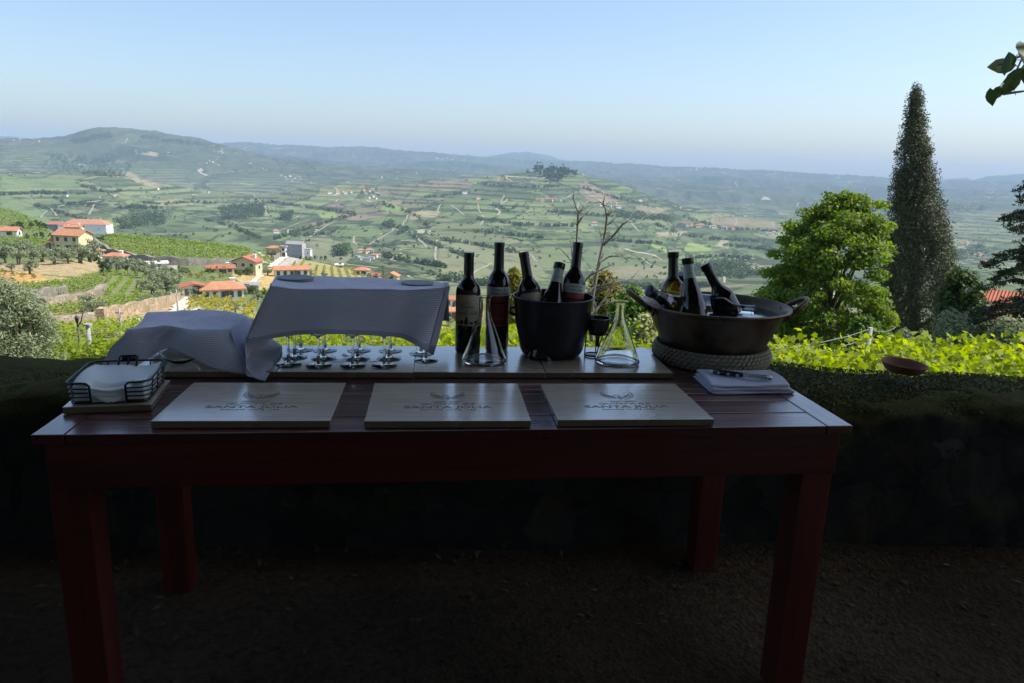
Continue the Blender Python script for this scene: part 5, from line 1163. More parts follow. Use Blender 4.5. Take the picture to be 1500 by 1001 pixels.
def curved(m, x0, x1, z0, z1, r, facing, n=20, arch=0.0, zs=3):
    """patch of a cylinder of radius r; x is arc length around the side facing -y rotated by facing"""
    vs = []
    for j in range(zs+1):
        for i in range(n+1):
            a = x0+(x1-x0)*i/n; q = a/r+facing; zt = z1+arch*math.cos(min(1,abs(2*i/n-1))*math.pi/2)-arch*.0
            vs.append((r*math.sin(q), -r*math.cos(q), z0+(zt-z0)*j/zs))
    m.add(vs, [(j*(n+1)+i, j*(n+1)+i+1, (j+1)*(n+1)+i+1, (j+1)*(n+1)+i) for j in range(zs) for i in range(n)]); return m
def wrap_text(m, txt, size, z, r, facing, sx=1.0, shear=0.0, x=0.0):
    vs, fs = text_mesh(txt, size, sx, shear=shear, depth=0.0); out = []
    for v in vs: q = (v[0]+x)/r+facing; out.append((r*math.sin(q), -r*math.cos(q), z+v[1]))
    m.add(out, fs)
def make_bottle(label, base, axis, L, r=.0375, mat=None, cap=None, capL=.19, kind='bordeaux', lab=0, facing=0.0, fold=False, capname='capsule'):
    ax = Vector(axis).normalized(); o = thing('wine_bottle', label, 'bottle', base); q = Vector((0,0,1)).rotation_difference(ax); o.rotation_mode = 'QUATERNION'; o.rotation_quaternion = q
    pr = bottle_profile(L, r, kind); m = MB(); m.lathe(pr, 40); m.build('bottle_body', mat or M_dark, o, True, 50)
    if cap:
        z0 = L*(1-capL); pc = [(rr+.0006, z) for rr,z in pr if z > z0 and rr > 0]; r0_ = np.interp(z0,[p[1] for p in pr[3:-1]],[p[0] for p in pr[3:-1]])+.0006
        pc = [(r0_,z0)]+pc; pc[-1] = (pc[-1][0], L+.0006); pc.append((0,L+.0006)); m = MB(); m.lathe(pc, 32); m.build(capname, cap, o, True, 50)
        if fold: m = MB(); m.lathe([(.0165,L*.945),(.0172,L*.95),(.0172,L+.0012),(.016,L+.002),(0,L+.002)],32); m.build('stopper', M_caps, o, True, 50)
    R1, R2, R3 = r+.0005, r+.0009, r+.0012
    if lab == 1:
        m = MB(); curved(m,-.044,.044,L*.29,L*.575,R1,facing,24,.010); lb_ = m.build('label', M_lab1, o, True)
        m = MB(); curved(m,-.044,.044,L*.598,L*.603,R2,facing,24,.0095,1); m.v = [(x,y,z-.0) for x,y,z in m.v]; m.build('label_border', M_inkr, lb_)
        m = MB(); wrap_text(m,'Quinta',.015,L*.465,R2,facing,1.0,.35); wrap_text(m,'de',.009,L*.435,R2,facing,1,.3); wrap_text(m,'Santa Júlia',.0165,L*.40,R2,facing,1.0,.35); wrap_text(m,'DOURO',.006,L*.505,R2,facing,1.3); wrap_text(m,'2017',.0055,L*.525,R2,facing,1.3)
        for k in range(5): curved(m,-.036+.015*k,-.036+.015*k+.011,L*.305,L*.305+.006+.004*((k*7)%3),R2,facing,3,.0015*(k%2),1)
        curved(m,-.003,.003,L*.335,L*.375,R2,facing,2,.004,1); m.build('lettering', M_ink, lb_)
    if lab in (2,3):
        m = MB(); curved(m,-.042,.042,L*.515,L*.60,R1,facing,24); lb_ = m.build('label', M_lab2, o, True); m = MB(); wrap_text(m,'Quinta de',.0105,L*.565,R2,facing,1.05,.2); wrap_text(m,'Santa Júlia',.0125,L*.53,R2,facing,1.05,.2); m.build('lettering', M_ink, lb_)
        m = MB(); curved(m,-.042,.042,L*.235,L*.514,R1,facing,24); l2 = m.build('label', M_lab3, o, True)
        m = MB(); curved(m,-.042,.042,L*.445,L*.46,R2,facing,24,0,1); curved(m,-.042,.042,L*.515,L*.516,R2,facing,24,0,1); m.build('label_band', M_inkr, l2); m = MB(); curved(m,-.042,.042,L*.30,L*.303,R2,facing,24,0,1); curved(m,-.042,.042,L*.236,L*.239,R2,facing,24,0,1); m.build('label_line', M_gold, l2)
    if kind != 'bordeaux' and cap is M_capw:
        m = MB(); wrap_text(m,'DOURO',.0055,L*.845,.0162,facing,1.3); m.build('lettering', M_ink, o)
    return o
def stand(px, py, ptx, pty, label, **k):
    b = on(px,py,ZB); t = at(ptx,pty,b.y); return make_bottle(label, b, (0,0,1), t.z-ZB, **k)
stand(684.5,515,687,370,'standing wine bottle with cream arched label showing script and a white house', cap=M_caps, lab=1, facing=-.05, r=.0365)
stand(727.5,510,730,355,'taller standing wine bottle with white over red label behind the first decanter', cap=M_caps, capL=.24, lab=2, facing=.10, r=.0350)
def lean(top, low, Yt, Yl, L, label, **k):
    T = at(*top,Yt); B = at(*low,Yl); ax = (T-B).normalized(); return make_bottle(label, T-ax*L, ax, L, **k)
lean((767,370),(777,434),2.19,2.17,.30,'dark wine bottle leaning at the near side of the bucket toward the standing bottles', cap=M_capr, capL=.24, lab=1, facing=0.0, r=.0355)
lean((820,387),(808,447),2.20,2.15,.30,'dark bottle with pale grey capsule and black stopper in the bucket', cap=M_capw, capL=.20, kind='burgundy', fold=True, r=.039)
lean((847,356),(839,430),2.22,2.19,.31,'dark wine bottle with white and red label standing highest in the bucket', cap=M_caps, capL=.24, lab=3, facing=.05, r=.0355)
# ---------------------------------------------------------------- ice bucket
M_bucket, nt = new_mat('hammered_dark_metal'); co = coords(nt); v = N(nt,'ShaderNodeTexVoronoi',{'Vector': co,'Scale': 55.}); nn = noise_(nt,co,5,4).outputs[0]; finish(nt, mix(nt,nn,(.012,.014,.022),(.03,.03,.036)), .34, v.outputs['Distance'], .35, .003, .5, .35)
bc = on(807,518,ZB); bt = at(810,434,bc.y); bh = bt.z-ZB; bo = thing('ice_bucket','black hammered metal ice bucket holding three bottles','bucket',(bc.x,bc.y,ZB)); rt = .1185
pr = [(0,.004),(.070,.004),(.080,0),(.088,.006),(.0945,.020),(.0985,.045),(rt*.93,bh*.55),(rt*.985,bh*.93),(rt,bh)]
m = MB(); m.lathe(pr+[(rt-.003,bh),(rt*.985-.003,bh*.93),(.094,.045),(.085,.014),(0,.012)], 64); m.build('bucket_body', M_bucket, bo, True, 45)
m = MB(); m.tube([(rt*math.cos(a), rt*math.sin(a), bh) for a in np.linspace(0,2*math.pi,65)[:-1]], .0026, 8, closed=True); m.build('rim', M_bucket, bo, True)
for s in (-1,):
    m = MB(); m.tube([(s*(rt-.006),.0,bh*.80),(s*(rt+.006),-.010,bh*.79),(s*(rt+.008),-.012,bh*.70),(s*(rt-.006),0,bh*.66)], .004, 6); m.build('handle', M_bucket, bo, True)
# ---------------------------------------------------------------- funnel on a wire stand
M_steel = plain('brushed_dark_steel', (.10,.10,.105), .3, .15, 30, metal=.8); M_wireb = plain('black_wire', (.02,.02,.022), .35, .1, 20, metal=.4)
fp = on(868,521,ZB); ct = at(877,466,fp.y); fh = ct.z-ZB; fx = ct.x-fp.x; fo3 = thing('wine_funnel','small dark steel wine funnel sitting in a wire stand beside the bucket','funnel',(fp.x,fp.y,ZB))
m = MB(); m.lathe([(.0345,fh),(.0335,fh-.012),(.0310,fh-.034),(.024,fh-.048),(.010,fh-.053),(.0062,fh-.056),(.0058,.030),(.0045,.030),(.0045,fh-.052),(.022,fh-.045),(.0295,fh-.032),(.0325,fh-.002)],36,c=(fx,0,0)); m.build('cup', M_steel, fo3, True, 50)
m = MB(); m.tube([(fx+.0345*math.cos(a),.0345*math.sin(a),fh) for a in np.linspace(0,6.283,41)[:-1]],.0015,6,closed=True); m.build('rim', M_steel, fo3, True)
m = MB(); m.tube([(.0235*math.cos(a),.0235*math.sin(a),.003) for a in np.linspace(0,6.283,41)[:-1]],.0028,7,closed=True)
m.tube([(fx+.026*math.cos(a),.026*math.sin(a),fh-.047) for a in np.linspace(0,6.283,41)[:-1]],.0018,6,closed=True)
for a in (math.pi*.98,math.pi*.35,-math.pi*.35): m.tube([(.0235*math.cos(a),.0235*math.sin(a),.003),((.0235)*math.cos(a)-.0,.024*math.sin(a),.02),(fx+.032*math.cos(a),.031*math.sin(a),fh-.035)],.0018,6)
m.build('wire_stand', M_wireb, fo3, True)
# ---------------------------------------------------------------- cauldron on woven ring
M_pan, nt = new_mat('blackened_copper'); co = coords(nt); v = N(nt,'ShaderNodeTexVoronoi',{'Vector': co,'Scale': 48.}); nn = noise_(nt,co,6,6,.65).outputs[0]
c = mix(nt, mrange(nt,nn,.35,.7),(.07,.05,.033),(.24,.18,.12)); finish(nt, c, mrange(nt,nn,.3,.7,.32,.6), v.outputs['Distance'], .4, .003, .5, .75)
cb_ = on(1040,526,TZ); rimc = at(1045,446,cb_.y); ZP = TZ+.047; ph = rimc.z-ZP; Rt = 105*cb_.y/F*1.0; Rb = .158
po2 = thing('copper_cauldron','wide blackened two handled copper cauldron full of bottles','cauldron',(cb_.x,cb_.y,ZP))
pr = [(0,0),(Rb*.92,0),(Rb,.006),(Rb+.008,.03),(Rb+(Rt-Rb)*.45,ph*.52),(Rb+(Rt-Rb)*.80,ph*.88),(Rt*.975,ph*.965),(Rt+.004,ph-.002),(Rt+.006,ph+.001)]
m = MB(); m.lathe(pr+[(Rt+.003,ph+.003),(Rt*.965,ph*.968),(Rb+(Rt-Rb)*.78,ph*.87),(Rb+(Rt-Rb)*.43,ph*.52),(Rb-.002,.012),(0,.006)],80); m.build('pan', M_pan, po2, True, 60)
m = MB(); m.tube([((Rt+.004)*math.cos(a),(Rt+.004)*math.sin(a),ph) for a in np.linspace(0,2*math.pi,81)[:-1]], .0042, 8, closed=True); m.build('rim', M_pan, po2, True)
def pan_handle(ang, lift, outw, half):
    m = MB(); pts = []
    for t in np.linspace(-1,1,15):
        a = ang+half*t*(1-.12*(1-t*t)); k = (1-t*t)**.6; rr_ = Rt-.004+outw*k; pts.append((rr_*math.cos(a), rr_*math.sin(a), ph-.014+(lift+.014)*k))
    m.tube(pts, .0072, 10)
    for t in (-1,1): a = ang+half*t; m.lathe([(0,-.004),(.014,-.004),(.014,.004),(0,.004)],12,Matrix.Rotation(math.pi/2,3,'Y'),c=((Rt-.006)*math.cos(a),(Rt-.006)*math.sin(a),ph-.016))
    m.build('handle', M_pan, po2, True)
pan_handle(math.pi+.10,.036,.062,.20); pan_handle(-.10,.030,.055,.22)
M_ice = plain('melt_water', (.03,.035,.04), .06, .1, 20, spec=.6); m = MB(); m.lathe([(0,ph*.80),(Rb+(Rt-Rb)*.69,ph*.80)],48); iw = m.build('melt_water', M_ice, None, True); iw.location = (cb_.x,cb_.y,ZP); tag(iw,'dark melt water filling the copper cauldron around the bottles','water')
wr = thing('woven_ring','round woven rope trivet ring under the copper cauldron','trivet',(cb_.x,cb_.y,TZ)); M_rope = plain('seagrass_rope', (.26,.235,.17), .9, .3, 60, .5, .003)
m = MB(); nst = 64
for lay in range(5):
    z = .007+lay*.0098; Rr = .163+(.003,.007,.008,.005,.000)[lay]
    for k in range(nst):
        a0 = 2*math.pi*(k+.5*(lay%2))/nst; a1 = a0+2*math.pi/nst*1.5
        pts = [((Rr+.0035*math.sin(t*math.pi))*math.cos(a0+(a1-a0)*t), (Rr+.0035*math.sin(t*math.pi))*math.sin(a0+(a1-a0)*t), z+.0085*(t-.5)) for t in (0,.25,.5,.75,1)]
        m.tube(pts,[.0025,.0056,.0064,.0056,.0025],6)
m.build('weave', M_rope, wr, True); m = MB(); m.lathe([(.12,.004),(.160,.004),(.160,.045),(.12,.045),(.12,.004)],48); m.build('base', M_rope, wr, True, 40)
# bottles in the cauldron
Y0 = cb_.y
lean((986,370),(986,440),Y0+.03,Y0+.02,.30,'amber glass bottle with dark neck standing at the back of the cauldron', mat=M_amber, cap=M_caps, capL=.27, r=.038, fold=True)
lean((1007,379),(1014,445),Y0-.05,Y0-.07,.30,'dark bottle with pale capsule and black stopper at the near side of the cauldron', kind='burgundy', cap=M_capw, capL=.19, fold=True, r=.040)
lean((1033,388),(1060,440),Y0+.05,Y0+.03,.30,'dark bottle tilted toward the left handle in the middle of the cauldron', cap=M_caps, capL=.27, r=.0375, fold=True)
lean((951,426),(990,449),Y0-.10,Y0-.045,.27,'clear glass bottle lying nearly flat with wide black cap near the left handle', mat=M_glass, cap=M_caps, capL=.09, r=.037, kind='burgundy', fold=True)
lean((1000,402),(1004,440),Y0+.08,Y0+.10,.24,'bottle of which only the dark cap shows behind the pale capsuled one', cap=M_caps, capL=.25, r=.037)
lean((1106,455),(1070,452),Y0-.05,Y0-.01,.26,'clear bottle lying in the cauldron water near the right handle', mat=M_glass, cap=None, r=.037)
# ================================================================ cloths
def cloth_mat(name, c, bands=0):
    m, nt = new_mat(name); uv = N(nt,'ShaderNodeTexCoord').outputs['UV']; sp_ = N(nt,'ShaderNodeSeparateXYZ',{0: uv})
    a = math_(nt,'SINE', math_(nt,'MULTIPLY', sp_.outputs[1], 1250.)); b = math_(nt,'SINE', math_(nt,'MULTIPLY', sp_.outputs[0], 1250.))
    w_ = math_(nt,'MULTIPLY', math_(nt,'ADD', a, 1.0), math_(nt,'ADD', math_(nt,'MULTIPLY',b,.45), 1.0)); n = noise_(nt, coords(nt), 9, 4).outputs[0]
    col = mix(nt, mrange(nt, w_, 0,2.6), [x*.82 for x in c], [min(1,x*1.08) for x in c]); col = mix(nt, mrange(nt,n,.3,.7,0,.3), col, [x*.8 for x in c])
    p = finish(nt, col, .92, w_, .5, .0012, .1, 0, {'Sheen Weight': .25}); 
    t = N(nt,'ShaderNodeBsdfTranslucent',{'Color': col}); x = N(nt,'ShaderNodeMixShader',{0: .015, 1: p.outputs[0], 2: t.outputs[0]})
    out = [q for q in nt.nodes if q.type == 'OUTPUT_MATERIAL'][0]; nt.links.new(x.outputs[0], out.inputs[0]); return m
M_cloth = cloth_mat('blue_grey_tea_cloth', (.74,.74,.86)); M_clothh = plain('tea_cloth_hem', (.38,.40,.50), .92, .08, 60)
def spline1(A, n):
    A = np.asarray(A, float); m_ = len(A); P = np.concatenate([[2*A[0]-A[1]], A, [2*A[-1]-A[-2]]]); out = []
    for i in range(m_-1):
        for t in np.linspace(0,1,n,endpoint=False):
            p0,p1,p2,p3 = P[i],P[i+1],P[i+2],P[i+3]; out.append(.5*((2*p1)+(-p0+p2)*t+(2*p0-5*p1+4*p2-p3)*t*t+(-p0+3*p1-3*p2+p3)*t**3))
    out.append(A[-1]); return np.array(out)
def patch(net, nu, nv):
    rows = np.array([spline1(r, nu) for r in net]); return np.array([spline1(rows[:,j], nv) for j in range(rows.shape[1])]).transpose(1,0,2)
def cloth_piece(root, G, name, mat, wr=.0016, seed=0, hem=(), th=.0016, hemw=.014):
    """G (rows, cols, 3) grid"""
    nr, nc, _ = G.shape; g = np.random.default_rng(seed)
    du = np.gradient(G, axis=1); dv = np.gradient(G, axis=0); nm = np.cross(du, dv); nm /= np.linalg.norm(nm,axis=2)[:,:,None]+1e-9
    su = np.cumsum(np.linalg.norm(du,axis=2),axis=1); sv_ = np.cumsum(np.linalg.norm(dv,axis=2),axis=0)
    w_ = vnoise(su*14+seed, sv_*9, 40+seed)*2.4+vnoise(su*38, sv_*22+3, 41+seed)*.9
    fw_ = np.clip((G[...,2].max()-.012-G[...,2])/.07,0,1); w_ = w_ + fw_*vnoise(su*13+seed, sv_*1.6, 50+seed)*.0085/wr
    G = G + nm*(w_*wr)[:,:,None]; off = -np.array([root.location.x, root.location.y, root.location.z])
    V = (G+off).reshape(-1,3); F_ = [(i*nc+j, i*nc+j+1, (i+1)*nc+j+1, (i+1)*nc+j) for i in range(nr-1) for j in range(nc-1)]
    o = mesh_np(name, V, F_, mat, root, True); uvl = o.data.uv_layers.new(name='UVMap'); uv = np.stack([su,sv_],-1).reshape(-1,2)
    li = np.empty(len(o.data.loops), np.int32); o.data.loops.foreach_get('vertex_index', li); uvl.data.foreach_set('uv', uv[li].astype(np.float32).ravel())
    md = o.modifiers.new('thickness','SOLIDIFY'); md.thickness = th; md.offset = 0
    for side in hem:
        L = {'bottom': G[::-1], 'right': G[:, ::-1].transpose(1,0,2), 'left': G.transpose(1,0,2)}[side]; k = 1
        dist = 0
        while k < len(L)-1 and dist < hemw: dist = np.linalg.norm(L[k]-L[0],axis=1).mean(); k += 1
        S = L[:k]+off; n_ = np.cross(np.gradient(S,axis=1), np.gradient(S,axis=0)); n_ /= np.linalg.norm(n_,axis=2)[:,:,None]+1e-9
        a, b, _ = S.shape; F2 = [(i*b+j, i*b+j+1, (i+1)*b+j+1, (i+1)*b+j) for i in range(a-1) for j in range(b-1)]
        h = mesh_np('hem', S.reshape(-1,3), F2, M_clothh, o, True); md = h.modifiers.new('thickness','SOLIDIFY'); md.thickness = th+.0022; md.offset = 0
    return o
A3 = lambda x,y,Y: tuple(at(x,y,Y))
# cloth over the wine glasses
cl2 = thing('tea_cloth','blue grey striped tea cloth raised high over the rows of wine glasses','cloth',tuple(on(520,536,ZB)))
xsb = [405,450,500,550,600,640,657]; yb = [404,403.5,404.5,406.5,409.5,413,415.5]
xf = [395,440,500,555,600,640,658.5]; yf = [420,424,424.5,424.5,425,424,421]
hx = [361,417,476,546,587,613,635.5]; hy = [503,492.5,489.5,491.5,495.5,508,521]
def lerp(a,b,t): return a+(b-a)*t
net = []; n7 = 7
yF = [1.862+.058*(x-395)/263 for x in xf]; yB = [y_+.315 for y_ in yF]
net.append([A3(xsb[i]+1, lerp(yb[i],480,.85), yB[i]+.012) for i in range(n7)])
net.append([A3(xsb[i], yb[i]+14, yB[i]+.012) for i in range(n7)])
net.append([A3(xsb[i], yb[i]+1.2, yB[i]) for i in range(n7)])
for t in (.33,.66): net.append([tuple(Vector(A3(xsb[i],yb[i],yB[i]-.01)).lerp(Vector(A3(xf[i],yf[i],yF[i]+.012)),t)+Vector((0,0,-.0035 if 0<i<6 else 0))) for i in range(n7)])
net.append([A3(xf[i], yf[i]-1.3, yF[i]+.014) for i in range(n7)])
net.append([A3(xf[i]-(0.5 if i==0 else 0), yf[i]+3.5, yF[i]+.001) for i in range(n7)])
sil = {0: [(381,450),(366,486)], 6: [(652,452),(645,486)]}
for k,t in enumerate((.38,.76)):
    row = []
    for i in range(n7):
        if i in sil: x,y = sil[i][k]
        else: x,y = lerp(xf[i],hx[i],t), lerp(yf[i],hy[i],t)
        row.append(A3(x, y, yF[i]-.006-.010*t+.012*math.sin(i*2.2)*t))
    net.append(row)
net.append([A3(hx[i], hy[i], yF[i]-.018+.014*math.sin(i*2.2)) for i in range(n7)])
G2 = patch(net, 14, 9); cp = cloth_piece(cl2, G2, 'cloth', M_cloth, .0026, 1, ('bottom','right'))
# its end hanging at the corner
fe = [(395,420),(381,450),(366,486),(360.5,503),(361,522),(362,537.5)]; bk = [(405,405),(404,430),(403,462),(398,491),(404,505),(404,516)]
netL = []
for k in range(6):
    a = Vector(A3(fe[k][0],fe[k][1],1.862 if k == 0 else 1.852-.002*k)); b = Vector(A3(bk[k][0],bk[k][1],2.17-.008*k)); mid = a.lerp(b,.5)+Vector((-.018 if k else 0,0,0))*(k/5); netL.append([tuple(a), tuple(a.lerp(mid,.5)+Vector((-.008*(k/5),0,0))), tuple(mid), tuple(mid.lerp(b,.5)), tuple(b)])
cloth_piece(cl2, patch(netL, 10, 10), 'cloth_end', M_cloth, .0014, 2, ('bottom',))
# cloth over the stemless glasses
cl1 = thing('tea_cloth','crumpled blue tea cloth draped low over glasses behind the napkin basket','cloth',tuple(on(270,536,ZB)))
bx = [(217,459),(242,457.5),(270,456),(306,455),(340,457),(362,463)]; fx_ = [(185,484),(212,481),(250,477.5),(281,483),(312,485),(339,484.5)]
m1 = [(163,511),(196,508),(245,494),(277,501),(312,510),(350,516)]; hm = [(147,541),(192,539),(243,511.5),(275,520),(316,541),(362,550)]
YF1 = [1.84,1.85,1.85,1.845,1.85,1.875]
net = [[A3(x,y+34,YF1[i]+.315) for i,(x,y) in enumerate(bx)],[A3(x,y+10,YF1[i]+.31) for i,(x,y) in enumerate(bx)],[A3(x,y+.8,YF1[i]+.30) for i,(x,y) in enumerate(bx)]]
for t in (.35,.7): net.append([tuple(Vector(A3(*bx[i],YF1[i]+.29)).lerp(Vector(A3(*fx_[i],YF1[i]+.03)),t)+Vector((0,0,(-.004,.0,-.006,.002,-.005,0)[i]))) for i in range(6)])
net += [[A3(x,y-1.5,YF1[i]+.022) for i,(x,y) in enumerate(fx_)],[A3(x,y+3,YF1[i]+.004) for i,(x,y) in enumerate(fx_)]]
net.append([A3(x,y,YF1[i]-(.0,.012,-.012,.006,.010,.020)[i]) for i,(x,y) in enumerate(m1)]); net.append([A3(x,y,YF1[i]-(.004,.015,-.005,.01,.012,.03)[i]) for i,(x,y) in enumerate(hm)])
G1_ = patch(net, 14, 9); cloth_piece(cl1, G1_, 'cloth', M_cloth, .0042, 5, ())
# side that spreads to the corner lying on the table
sa = [bx[5],(358,474),fx_[5],m1[5],hm[5]]
c0 = [Vector(A3(362,463,2.175)),Vector(A3(351,473,2.03)),Vector(A3(339,484.5,1.88)),Vector(A3(350,516,1.855)),Vector(A3(362,550,1.845))]
c3 = [Vector(A3(370,468,2.18)),Vector(A3(378,480,2.13)),Vector(A3(392,500,2.06)),Vector(A3(408,516,1.98)),tuple(0 for _ in range(3))]
zc = TZ+.006; corner = on(388,560,zc); rt1 = on(413,524,ZB+.004); rt0 = on(409,505,ZB+.004)
edge_pts = [Vector(A3(370,467,2.17)), Vector(A3(384,488,2.14)), rt0, on(412,517,ZB+.005), corner]
netR = []
for k in range(5):
    a = c0[k]; b = edge_pts[k]; d1 = a.lerp(b,.33); d2 = a.lerp(b,.67)
    fl = on(*{0:(366,466),1:(370,486),2:(376,512),3:(385,535),4:(378,557)}[k], ZB+.006) if k >= 2 else None
    if k == 2: d1 = Vector(A3(352,496,1.93)); d2 = Vector(A3(372,512,2.0))
    if k == 3: d1 = Vector(A3(362,530,1.89)); d2 = on(388,534,ZB+.006)
    if k == 4: d1 = on(370,554,TZ+.014); d2 = on(380,558,TZ+.008)
    if k == 1: d1 = Vector(A3(358,480,2.06)); d2 = Vector(A3(368,486,2.10))
    netR.append([tuple(a),tuple(d1),tuple(d2),tuple(b)])
cloth_piece(cl1, patch(netR, 9, 9), 'cloth_end', M_cloth, .0014, 7, ())
# slate coasters on the raised cloth
M_slate = plain('dark_slate', (.17,.18,.19), .55, .15, 30, .3, .002)
for x,y,rr,l in ((433,407,.050,'round dark slate coaster on the raised cloth nearer the draped corner'),(611,414.5,.046,'round dark slate coaster on the raised cloth nearer the bottles')):
    Yc = 2.075 if x < 500 else 2.11; p = at(x,y,Yc); o = thing('coaster', l, 'coaster', p); m = MB(); m.lathe([(0,-.006),(rr-.001,-.006),(rr,-.005),(rr,.001),(rr-.001,.002),(0,.002)],40); m.build('disc', M_slate, o, True, 40)
# ================================================================ napkin basket on its tray
bo_ = on(103,594,.768); be_ = on(217,590,.768); bd = (be_-bo_); bw_ = bd.length; ba = math.atan2(bd.y,bd.x)
tr = thing('tray_board','small wooden board under the wire napkin basket','board',(bo_.x,bo_.y,TZ+.001),ba); m = MB(); m.box((bw_/2-.002,.085,.0085),(bw_+.022,.192,.016),None,.002); m.build('board', M_brd, tr)
bk_ = thing('napkin_basket','black wire basket with clip at the back filled with napkins','basket',(bo_.x,bo_.y,.7685),ba); W_, D_, H_ = bw_, .168, .050; m = MB(); r_ = .0022
def rr_rect(z, x0,x1,y0,y1,c=.012):
    P_ = []
    for cx,cy,a0 in ((x1-c,y0+c,-90),(x1-c,y1-c,0),(x0+c,y1-c,90),(x0+c,y0+c,180)):
        for a in (0,30,60,90): P_.append((cx+c*math.cos(R(a0+a)), cy+c*math.sin(R(a0+a)), z))
    return P_
q0, q1 = W_*.27, W_*.73; fl_ = .006
top_ = [(q0,-fl_*.4,.002),(q0,-fl_*.8,H_*.86),(q0-.006,-fl_,H_*.98),(q0-.016,-fl_,H_),(.010-fl_,-fl_,H_),(-fl_,.010,H_),(-fl_,D_-.01,H_+.002),(.01,D_+fl_,H_+.003),(W_-.01,D_+fl_,H_+.003),(W_+fl_,D_-.01,H_+.002),(W_+fl_,.010,H_),(W_-.01,-fl_,H_),(q1+.016,-fl_,H_),(q1+.006,-fl_,H_*.98),(q1,-fl_*.8,H_*.86),(q1,-fl_*.4,.002)]
m.tube(top_, r_*1.15, 7)
for k in range(4):
    z = H_*(.14+.2*k); o_f = fl_*z/H_
    m.tube([(q0,-o_f,z),(.010,-o_f,z),(-o_f,.010,z),(-o_f,D_-.01,z),(.01,D_+o_f,z),(W_-.01,D_+o_f,z),(W_+o_f,D_-.01,z),(W_+o_f,.010,z),(W_-.01,-o_f,z),(q1,-o_f,z)], r_*.8, 6)
for x in (.2,.5,.8): m.tube([(W_*x,D_,.002),(W_*x,D_+fl_,H_)], r_*.8, 6); m.tube([(-0,D_*x,.002),(-fl_,D_*x,H_)], r_*.8, 6); m.tube([(W_,D_*x,.002),(W_+fl_,D_*x,H_)], r_*.8, 6)
m.tube(rr_rect(.003,0,W_,0,D_), r_*.8, 6, closed=True); [m.tube([(W_*x,0,.003),(W_*x,D_,.003)], r_*.7, 5) for x in (.25,.5,.75)]; m.build('wire_frame', M_wireb, bk_, True)
m = MB(); cx = W_*.50; m.tube([(cx-.020,D_-.012,H_-.006),(cx-.020,D_+.004,H_+.012),(cx-.016,D_+.007,H_+.015),(cx+.016,D_+.007,H_+.015),(cx+.020,D_+.004,H_+.012),(cx+.020,D_-.012,H_-.006)], r_*1.2, 7); m.tube([(cx,D_-.014,H_-.010),(cx,D_+.006,H_+.013)], r_, 6); m.box((cx,D_+.006,H_+.009),(.030,.003,.010)); m.build('clip', M_wireb, bk_, True)
M_nap = plain('paper_napkin', (.72,.78,.75), .9, .05, 12, .1, .001)
nk = thing('napkins','stack of pale paper napkins sagging in the black wire basket','napkins',(bo_.x,bo_.y,.7685),ba)
# each sheet a folded layer with its own sag
uu = np.linspace(0,1,34); vv = np.linspace(0,1,30); Uu,Vv = np.meshgrid(uu,vv); sheets = []
M_line = plain('napkin_edge', (.45,.50,.48), .9, .1, 30)
for k in range(7):
    zt = .006+.0058*k; gk = np.random.default_rng(k); ins = .006; sag = (k/6.)
    x = ins+(W_-2*ins)*Uu+.001*gk.normal(); y = ins+(D_-2*ins)*Vv+.0012*gk.normal()
    z = zt+sag*(.009*(2*Uu-1)**2*(1-.3*Vv)-.004)+sag*.003*np.sin(Uu*9+Vv*4)+sag*.0045*Vv
    if k == 6: z = z+.004*np.sin(Uu*5+1)*np.sin(Vv*3)+.003; y = np.where(Vv < .12, y-.010*(1-Vv/.12)*np.sin(np.pi*np.clip((Uu-.22)/.56,0,1))**.5, y); z = np.where((Vv<.2)&(Uu>.2)&(Uu<.8), z-.034*(1-Vv/.2)**2*np.sin(np.pi*np.clip((Uu-.2)/.6,0,1))**.35, z)
    V_ = np.stack([x,y,z],-1).reshape(-1,3); F_ = [(i*34+j,i*34+j+1,(i+1)*34+j+1,(i+1)*34+j) for i in range(29) for j in range(33)]
    o = mesh_np('napkin_layer', V_, F_, M_nap, nk, True); md = o.modifiers.new('thickness','SOLIDIFY'); md.thickness = .0042 if k < 6 else .002; md.offset = -1
